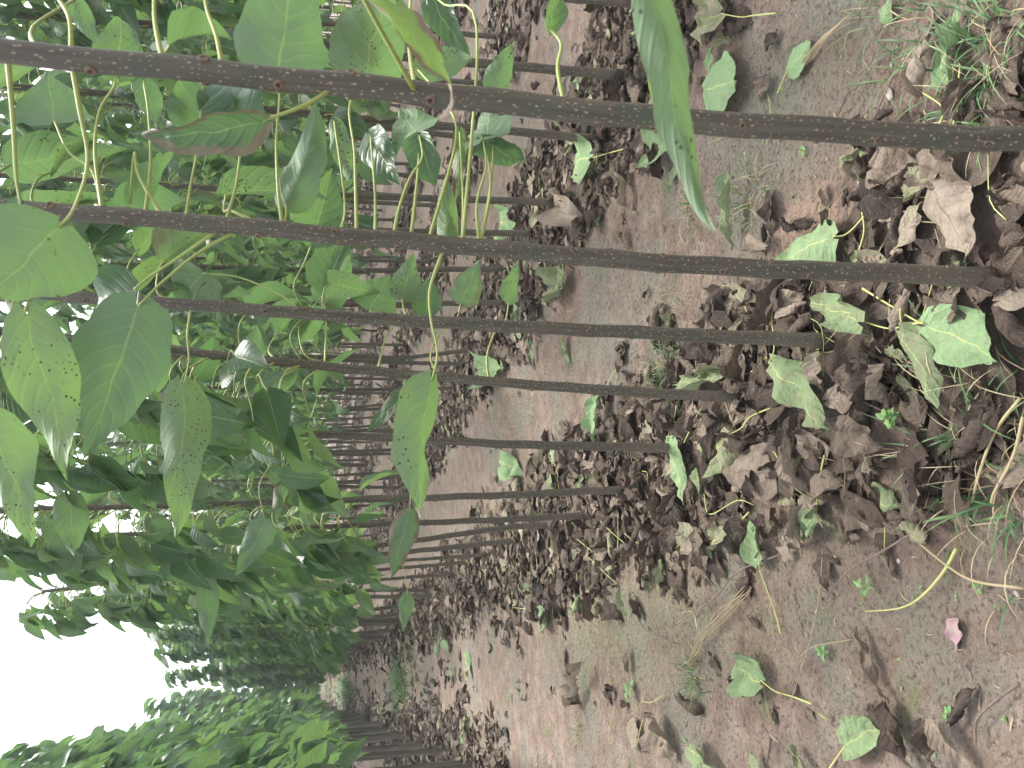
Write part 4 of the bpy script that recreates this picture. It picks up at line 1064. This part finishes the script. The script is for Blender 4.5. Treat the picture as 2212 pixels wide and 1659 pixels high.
# ------------------------------------------------------------ single fallen leaves read off the photograph
def fallen(base, tip, ratio, tone, curl, label, stalk=None, crumple=.05, droop=.2, twist=0., face=1, stone=None, stalk_tone=.9, height=.012, seed=0, wave=.05, tipcurl=.1, lift=0., fold=.1):
    """a leaf lying on the ground, its base and tip seen at the given display points"""
    b = gp(*base); tp = gp(*tip)
    sdn = strip_density((b[0]+tp[0])/2, (b[1]+tp[1])/2); height = height+.020*sdn
    b[2] = gz(b[0], b[1])+height; tp[2] = gz(tp[0], tp[1])+height
    d = tp-b; L = float(np.linalg.norm(d)); d /= L
    V, Q, UV = leaf_shape(L*1.06, L*1.06*ratio, 11, 17, droop=droop, curl=curl*1.25, wave=wave*1.5, crumple=crumple*1.35+.01, twist=twist, seed=seed+900, tipcurl=tipcurl, fold=fold)
    F = frame(d, np.array([0, 0, 1.*face]))
    P = V@F.T
    o_ = b.copy()
    zmin = P[:, 2].min()
    o_[2] += max(0, -zmin*.75)+lift
    mb = MB()
    V2 = P
    tn = np.full(len(V2), tone)+(.10*(fbm(V2[:, 0]*30+seed, V2[:, 1]*30, 3)-.5)*2 if True else 0)
    mb.add(V2, Q, UV, np.clip(tn, 0, 1))
    o = mb.build('fallen_leaf', [M_FALL], loc=o_)
    tag(o, label, 'fallen leaf')
    if stalk:
        pts = [np.zeros(3)]
        for s_ in stalk:
            w = gp(*s_); w[2] = gz(w[0], w[1])+.014+.01*rng.random()+.016*strip_density(w[0], w[1]); pts.append(w-o_)
        mb = MB(); V, Q, UV, T = tube(pts, (.0021, .0019, .0028), 7, 5); mb.add(V, Q, UV, stalk_tone, T)
        mb.build('leaf_stalk', [M_STALK], o)
    return o
for i, (b, t_, ra, tn, cu, lb, kw) in enumerate(FL):
    fallen(b, t_, ra, tn, cu, lb, seed=i, **kw)

# loose stalks, twigs and straws
def strand(name, pts, r0, r1, mat, tone, label, cat, z=.014, group=None):
    P = []
    for i, q in enumerate(pts):
        w = gp(*q); w[2] = gz(w[0], w[1])+z+.022*strip_density(w[0], w[1])+(.012 if 0 < i < len(pts)-1 else 0); P.append(w)
    o_ = P[0].copy(); mb = MB(); V, Q, UV, T = tube([p-o_ for p in P], (r0, (r0+r1)/2, r1), 7, 5); mb.add(V, Q, UV, tone, T)
    tag(mb.build(name, [mat], loc=o_), label, cat, group)
strand('leaf_stalk', [(1691, 968), (1720, 1003), (1745, 1050), (1783, 1082)], .0022, .0016, M_STALK, .85, 'loose yellow leaf stalk leading to the rope-like tan leaf', 'leaf stalk')
strand('leaf_stalk', [(1975, 650), (1984, 690), (1986, 718)], .0022, .0016, M_STALK, .85, 'short yellow leaf stalk crossing the long stalk of the large pale leaf', 'leaf stalk')
strand('leaf_stalk', [(1800, 1555), (1780, 1540)], .0022, .0016, M_STALK, .8, 'short stub of leaf stalk near the bottom edge', 'leaf stalk')
strand('leaf_stalk', [(1262, 1164), (1300, 1190), (1328, 1215)], .002, .0015, M_STALK, .9, 'yellow leaf stalk on the litter below the seventh trunk, upper of two', 'leaf stalk')
strand('leaf_stalk', [(1278, 1194), (1318, 1230), (1345, 1262)], .002, .0015, M_STALK, .9, 'yellow leaf stalk on the litter below the seventh trunk, lower of two', 'leaf stalk')
strand('leaf_stalk', [(1312, 1124), (1350, 1155), (1385, 1187)], .002, .0015, M_STALK, .9, 'yellow leaf stalk just right of the seventh trunk foot', 'leaf stalk')
strand('leaf_stalk', [(1398, 1550), (1396, 1600), (1392, 1628)], .0022, .0016, M_STALK, .95, 'straight yellow leaf stalk over the broad yellowish leaf', 'leaf stalk')
strand('leaf_stalk', [(1440, 1502), (1420, 1516), (1395, 1514)], .0022, .0016, M_STALK, .8, 'curved yellowish stalk on the litter by the path', 'leaf stalk')
strand('leaf_stalk', [(1168, 1317), (1110, 1311)], .002, .0015, M_STALK, .9, 'short pale leaf stalk on the litter edge', 'leaf stalk')
strand('leaf_stalk', [(1540, 1066), (1560, 1110), (1620, 1080), (1650, 1090)], .002, .0015, M_STALK, .8, 'looping yellow stalk beside the brown heap', 'leaf stalk')
strand('plant_stem', [(2080, 1184), (2062, 1232), (2015, 1284), (1965, 1312), (1881, 1320)], .0045, .0012, M_STALK, .92, 'thick curved yellow stem with fine roots on the path', 'plant stem')
strand('plant_stem', [(1985, 1160), (2070, 1222), (2130, 1254), (2225, 1270)], .0022, .0034, M_STRAW, .5, 'long dry straw stem running off the right edge', 'plant stem')
strand('plant_stem', [(2235, 860), (2190, 930), (2150, 1020), (2118, 1085)], .0035, .003, M_STRAW, .9, 'thick yellow straw at the right edge, left of two', 'plant stem')
strand('plant_stem', [(2240, 900), (2225, 985), (2180, 1060), (2160, 1085)], .0035, .003, M_STRAW, .9, 'thick yellow straw at the right edge, right of two', 'plant stem')
strand('plant_stem', [(2145, 850), (2135, 880), (2122, 915)], .002, .002, M_STRAW, .8, 'bent dry straw beside the long olive green leaf', 'plant stem')
strand('twig', [(1995, 1145), (1920, 1195), (1850, 1235), (1790, 1298)], .0034, .0018, M_TWIG, 0, 'grey twig lying across the soil right of the brown heap', 'twig')
strand('twig', [(1701, 1196), (1610, 1235), (1560, 1290), (1470, 1350)], .0030, .0018, M_TWIG, 0, 'dark twig pointing from the litter to the path', 'twig')
strand('twig', [(2215, 1475), (2170, 1515), (2135, 1552), (2125, 1600)], .0032, .0022, M_TWIG, 0, 'pale twig in the bottom right corner', 'twig')
strand('twig', [(1380, 1325), (1410, 1362), (1470, 1390)], .003, .002, M_TWIG, 0, 'reddish twig at the edge of the path', 'twig')
strand('twig', [(1800, 790), (1870, 850), (1950, 895)], .0016, .0012, M_TWIG, 0, 'thin dark twig over the brown heap', 'twig')
strand('twig', [(1880, 300), (1920, 232), (1950, 145)], .0022, .0016, M_TWIG, 0, 'forked dry twig on bare soil above the thickest trunk', 'twig')
strand('twig', [(1822, 245), (1850, 205), (1858, 193)], .0022, .0016, M_TWIG, 0, 'short dry twig left of the pale stone', 'twig')
strand('twig', [(1870, 160), (1905, 130), (1905, 95), (1915, 60)], .0018, .0012, M_TWIG, 0, 'thin dry root strand above the pale stone', 'twig')
strand('twig', [(1790, 1185), (1788, 1290), (1760, 1400), (1714, 1530)], .0013, .0011, M_STRAW, .2, 'long thin straw running along the path beside the green leaf', 'straw')
strand('twig', [(1850, 1381), (1775, 1395), (1735, 1420)], .0013, .0012, M_STRAW, .2, 'thin bent straw on the path near the shrivelled strip', 'straw')
strand('twig', [(2105, 590), (2150, 620), (2185, 640)], .002, .002, M_TWIG, 0, 'dark stick by the foot of the second trunk', 'twig')
strand('twig', [(1630, 430), (1640, 500), (1628, 560)], .0009, .0008, M_STRAW, .5, 'seed stalk of grass leaning over bare soil', 'straw')
strand('root_piece', [(1680, 1595), (1676, 1645)], .0045, .0035, M_TWIG, 0, 'short reddish root piece near the bottom edge', 'root')
# dry straw bundle
for i in range(7):
    a = rng.normal(0, 7, 8)
    strand('straw', [(1631+a[0], 1273+a[1]), (1575+a[2], 1330+a[3]*.6), (1530+a[4]*.7, 1385+a[5]), (1498+a[6], 1440+a[7])], .0012, .001, M_STRAW, .4, 'dry grass straw in the sheaf between the litter and the path', 'straw', z=.012+.004*i, group='straws of the sheaf by the path')
for i in range(9):
    x0 = 1640+rng.uniform(-10, 60); y0 = rng.uniform(80, 150)
    strand('straw', [(1700+i*9, 178-i*6), (1740+i*9, 130-i*6), (1790+i*8, 70-i*5)], .0011, .0008, M_STRAW, .25, 'brown dry straw lying by the flat pale green leaf', 'straw', z=.006+.002*i, group='straws by the flat pale green leaf')

# pebbles and scraps
def pebble(x, y, s_, label, seed, flat=.45, mat=None):
    q = np.random.default_rng(seed); V = []; F = []; nn, mm = 12, 7
    for j in range(mm):
        ph = math.pi*j/(mm-1)
        for i in range(nn):
            th = 6.283*i/nn; rr = s_*(1+.22*math.sin(2*th+seed)+.12*math.sin(5*th+seed*2)+.1*math.cos(3*ph+seed))
            V.append((rr*math.sin(ph)*math.cos(th), .78*rr*math.sin(ph)*math.sin(th), flat*rr*math.cos(ph)))
    for j in range(mm-1):
        for i in range(nn): F.append((j*nn+i, (j+1)*nn+i, (j+1)*nn+(i+1) % nn, j*nn+(i+1) % nn))
    p = gp(x, y); p[2] = gz(p[0], p[1])+s_*flat*.5
    mb = MB(); mb.add(np.array(V), F, np.array(V)[:, :2], 0.); tag(mb.build('pebble', [mat or M_STONE], loc=p), label, 'pebble')
pebble(1923, 203, .0165, 'flat pale pinkish stone on bare soil above the thickest trunk', 1, .35)
pebble(1928, 140, .006, 'tiny white pebble with dark spot, left of two', 2, .8)
pebble(1988, 156, .006, 'tiny white pebble with dark spot, right of two', 3, .8)
pebble(1806, 1207, .010, 'small tan stone near the grey twig', 4, .6)
pebble(1943, 1212, .008, 'small flat whitish chip right of the tan stone', 5, .4)
pebble(2199, 1283, .008, 'small pinkish stone at the right edge', 6, .6)
pebble(1694, 1163, .007, 'white fragment beside the fresh green leaf', 7, .6)
def scrap():
    b = gp(2074, 1340); t_ = gp(2070, 1410); d = t_-b; L = float(np.linalg.norm(d))
    V, Q, UV = leaf_shape(L, L*.62, 9, 13, droop=.2, curl=.4, wave=.12, crumple=.14, seed=77)
    F = frame(d, (0, 0, 1)); o_ = b+np.array([0, 0, .012])
    mb = MB(); mb.add(V@F.T, Q, UV, 0.); tag(mb.build('torn_scrap', [M_SCRAP], loc=o_), 'faded pink and beige torn scrap on the path', 'scrap')
scrap()

# ------------------------------------------------------------ grass tufts and seedlings
def blade(mb, p0, az, L, w, bend, q, tone, mat=0):
    n = 6; d = np.array([math.cos(az), math.sin(az), 0.]); sd = np.array([-d[1], d[0], 0.])
    a = q.uniform(.5, 1.3); P = np.array(p0, float); V = []; UV = []
    for i in range(n+1):
        t_ = i/n; ww = w*(1-t_**2.2)+.0003
        V += [P-sd*ww/2, P+sd*ww/2]; UV += [(0, t_), (1, t_)]
        P = P+(d*math.cos(a)+np.array([0, 0, math.sin(a)]))*L/n; a -= bend/n
        if P[2] < p0[2]+.003: P[2] = p0[2]+.003
    mb.add(np.array(V), [(2*i, 2*i+1, 2*i+3, 2*i+2) for i in range(n)], UV, tone, mat=mat)
def tuft(x, y, rad, n, L, w, label, seed, dry=.25, ry=1.):
    q = np.random.default_rng(seed); c = gp(x, y); mb = MB()
    c[2] = gz(c[0], c[1])
    for i in range(n):
        dx, dy = q.normal(0, rad, 2); dy *= ry
        az = math.atan2(dy, dx)+q.normal(0, .8)
        z = gz(c[0]+dx, c[1]+dy)-c[2]
        dr = q.random() < dry
        blade(mb, (dx, dy, z), az, L*q.uniform(.45, 1.15), w*q.uniform(.5, 1.3)*(.6 if dr else 1), q.uniform(.8, 2.2), q, q.random(), mat=1 if dr else 0)
    big = rad > .19
    tag(mb.build('grass_patch' if big else 'grass_tuft', [M_GRASS, M_STRAW], loc=c), label, 'grass' if big else 'grass tuft', kind='stuff' if big else None)
tuft(2150, 60, .09, 170, .15, .004, 'dense green grass tuft in the top right corner', 1, .12)
tuft(2040, 40, .07, 70, .16, .004, 'loose grass tuft over the rolled tan leaf', 2, .2)
tuft(2165, 190, .06, 60, .13, .005, 'thin grass tuft at the right edge above the thickest trunk', 3, .5)
tuft(1905, 20, .07, 50, .12, .003, 'sparse grass at the top edge over the pale green leaf', 11, .3)
tuft(1454, 650, .06, 120, .09, .002, 'fine pale grass tuft between the second and third trunks', 4, .5)
tuft(1450, 805, .06, 150, .11, .0035, 'dark green grass tuft between the third and fourth trunks', 5, .08)
tuft(1505, 450, .05, 90, .10, .003, 'grass tuft by the tip of the long hanging leaf', 6, .4)
tuft(1600, 440, .05, 40, .10, .0035, 'few grass blades around the narrow mottled leaf', 7, .2)
tuft(2130, 960, .12, 130, .15, .005, 'tangled green and dry grass at the right edge below the brown heap', 8, .55)
tuft(2190, 1040, .08, 60, .13, .005, 'drier grass tuft at the right edge beside the yellow straws', 9, .5)
tuft(1500, 1455, .035, 80, .09, .004, 'grass tuft with long pale blades on the path', 10, .4)
tuft(861, 1483, .20, 2600, .13, .006, 'soft pale green grass patch across the path', 12, .12, ry=2.6)
tuft(885, 1408, .20, 1000, .10, .005, 'thin yellowish grass patch where the path meets the litter', 13, .4, ry=2.4)
tuft(742, 1492, .26, 3000, .20, .012, 'green grass patch far down the path', 14, .08, ry=9)
tuft(705, 1490, .30, 2600, .14, .02, 'yellow green grass at the far end of the path', 15, .45, ry=22)
tuft(1146, 878, .10, 90, .07, .002, 'tiny sparse grass between the fourth and fifth trunks', 16, .3)
tuft(1085, 790, .05, 60, .09, .003, 'small grass tuft beside the slanting second-row trunk', 17, .1)
tuft(1150, 1317, .05, 40, .06, .003, 'tiny grass tuft at the edge of the litter beyond the sixth trunk', 18, .1)
tuft(1640, 400, .035, 36, .10, .004, 'a few grass blades lying on bare soil', 19, .5)
tuft(1250, 1580, .035, 50, .10, .003, 'wispy grass in the litter across the path', 20, .5)
tuft(1100, 960, .25, 260, .07, .003, 'faint green grass beyond the sixth trunk', 21, .3)
def seedling(x, y, n, L, h, label, seed, ratio=.5):
    q = np.random.default_rng(seed); c = gp(x, y); c[2] = gz(c[0], c[1]); e = empty('seedling', c); tag(e, label, 'seedling')
    mb = MB(); V, Q, UV, T = tube([(0, 0, 0), (.004, .003, h*.5), (.0, .006, h)], (.0013, .001, .0008), 5, 3); mb.add(V, Q, UV, .7, T); mb.build('stem', [M_STALK], e)
    mb = MB()
    for i in range(n):
        az = i*2.4+q.uniform(-.4, .4); V, Q, UV = leaf_shape(L*q.uniform(.6, 1.1), L*ratio*q.uniform(.8, 1.1), 5, 7, droop=.6, curl=.4, seed=seed*10+i)
        el = q.uniform(-.1, .6); d = (math.cos(az)*math.cos(el), math.sin(az)*math.cos(el), math.sin(el))
        mb.add(V@frame(d, (0, 0, 1)).T+np.array([math.cos(az)*.006, math.sin(az)*.006, h*(.35+.65*i/n)]), Q, UV, q.random())
    mb.build('leaves', [M_WEED], e)
seedling(1951, 903, 14, .026, .055, 'small light green seedling on the brown heap', 1, .6)
seedling(1371, 1489, 5, .055, .04, 'fresh green seedling with rounded leaves on the path', 2, .55)
seedling(1791, 1408, 9, .020, .03, 'low small-leaved weed near the shrivelled strip on the path', 3, .7)
seedling(2062, 1541, 7, .016, .02, 'tiny bluish green weed near the bottom right corner', 4, .8)
seedling(2125, 1268, 6, .014, .02, 'tiny green weed beside the long dry straw stem', 5, .8)
seedling(1742, 327, 6, .016, .02, 'tiny bright green weed just under the thickest trunk', 6, .8)
seedling(1890, 1268, 6, .03, .05, 'weed with two grey green leaves by the curved yellow stem', 7, .4)
seedling(1187, 1340, 8, .05, .05, 'bright green seedling beside a fallen leaf at the litter edge', 8, .5)
seedling(1106, 1505, 10, .03, .04, 'low weed on the path before the litter', 9, .5)
seedling(1965, 440, 3, .03, .03, 'three-leaved green seedling beside the olive leaf', 10, .5)
mb = MB()
for i in range(420):
    x = rl.uniform(-.5, 2.4); y = rl.uniform(.9, 4.5)
    if not in_view((x, y, 0), 10) or strip_density(x, y) > .5: continue
    z = gz(x, y)+.003
    for j in range(int(rl.integers(2, 5))):
        az = rl.uniform(0, 6.28); V, Q, UV = leaf_shape(rl.uniform(.004, .010), .006, 3, 4, droop=.3, curl=.3, seed=i % 7)
        mb.add(V@frame((math.cos(az), math.sin(az), .3), (0, 0, 1)).T+np.array([x+rl.normal(0, .004), y+rl.normal(0, .004), z]), Q, UV, rl.random())
tag(mb.build('tiny_weeds', [M_WEED]), 'scattered tiny green sprouts on the bare soil', 'sprouts', kind='stuff')

# ------------------------------------------------------------ haze volume added to stand in for lens glare
def glare_haze_box():
    x0, x1, y0, y1, z0, z1 = -300, 420, -240, 620, -1.2, 9.
    V = np.array([(x, y, z) for z in (z0, z1) for x, y in ((x0, y0), (x1, y0), (x1, y1), (x0, y1))], float)
    Q = [(3, 2, 1, 0), (4, 5, 6, 7), (0, 1, 5, 4), (1, 2, 6, 5), (2, 3, 7, 6), (3, 0, 4, 7)]
    mt, t = newmat('glare_haze'); k = NT(t)
    pv = k.n('ShaderNodeVolumePrincipled'); pv.inputs['Density'].default_value = .003
    pv.inputs['Color'].default_value = (.86, .94, 1, 1); pv.inputs['Anisotropy'].default_value = .5
    o = k.n('ShaderNodeOutputMaterial'); k.l(pv.outputs[0], o.inputs['Volume'])
    mb = MB(); mb.add(V, Q, V[:, :2], 0.); me = mb.mesh('haze', [mt], smooth=False)
    ob = bpy.data.objects.new('haze', me); COL.objects.link(ob); ob['kind'] = 'stuff'; ob['label'] = 'thin bluish haze added over the plantation in place of lens glare'
glare_haze_box()
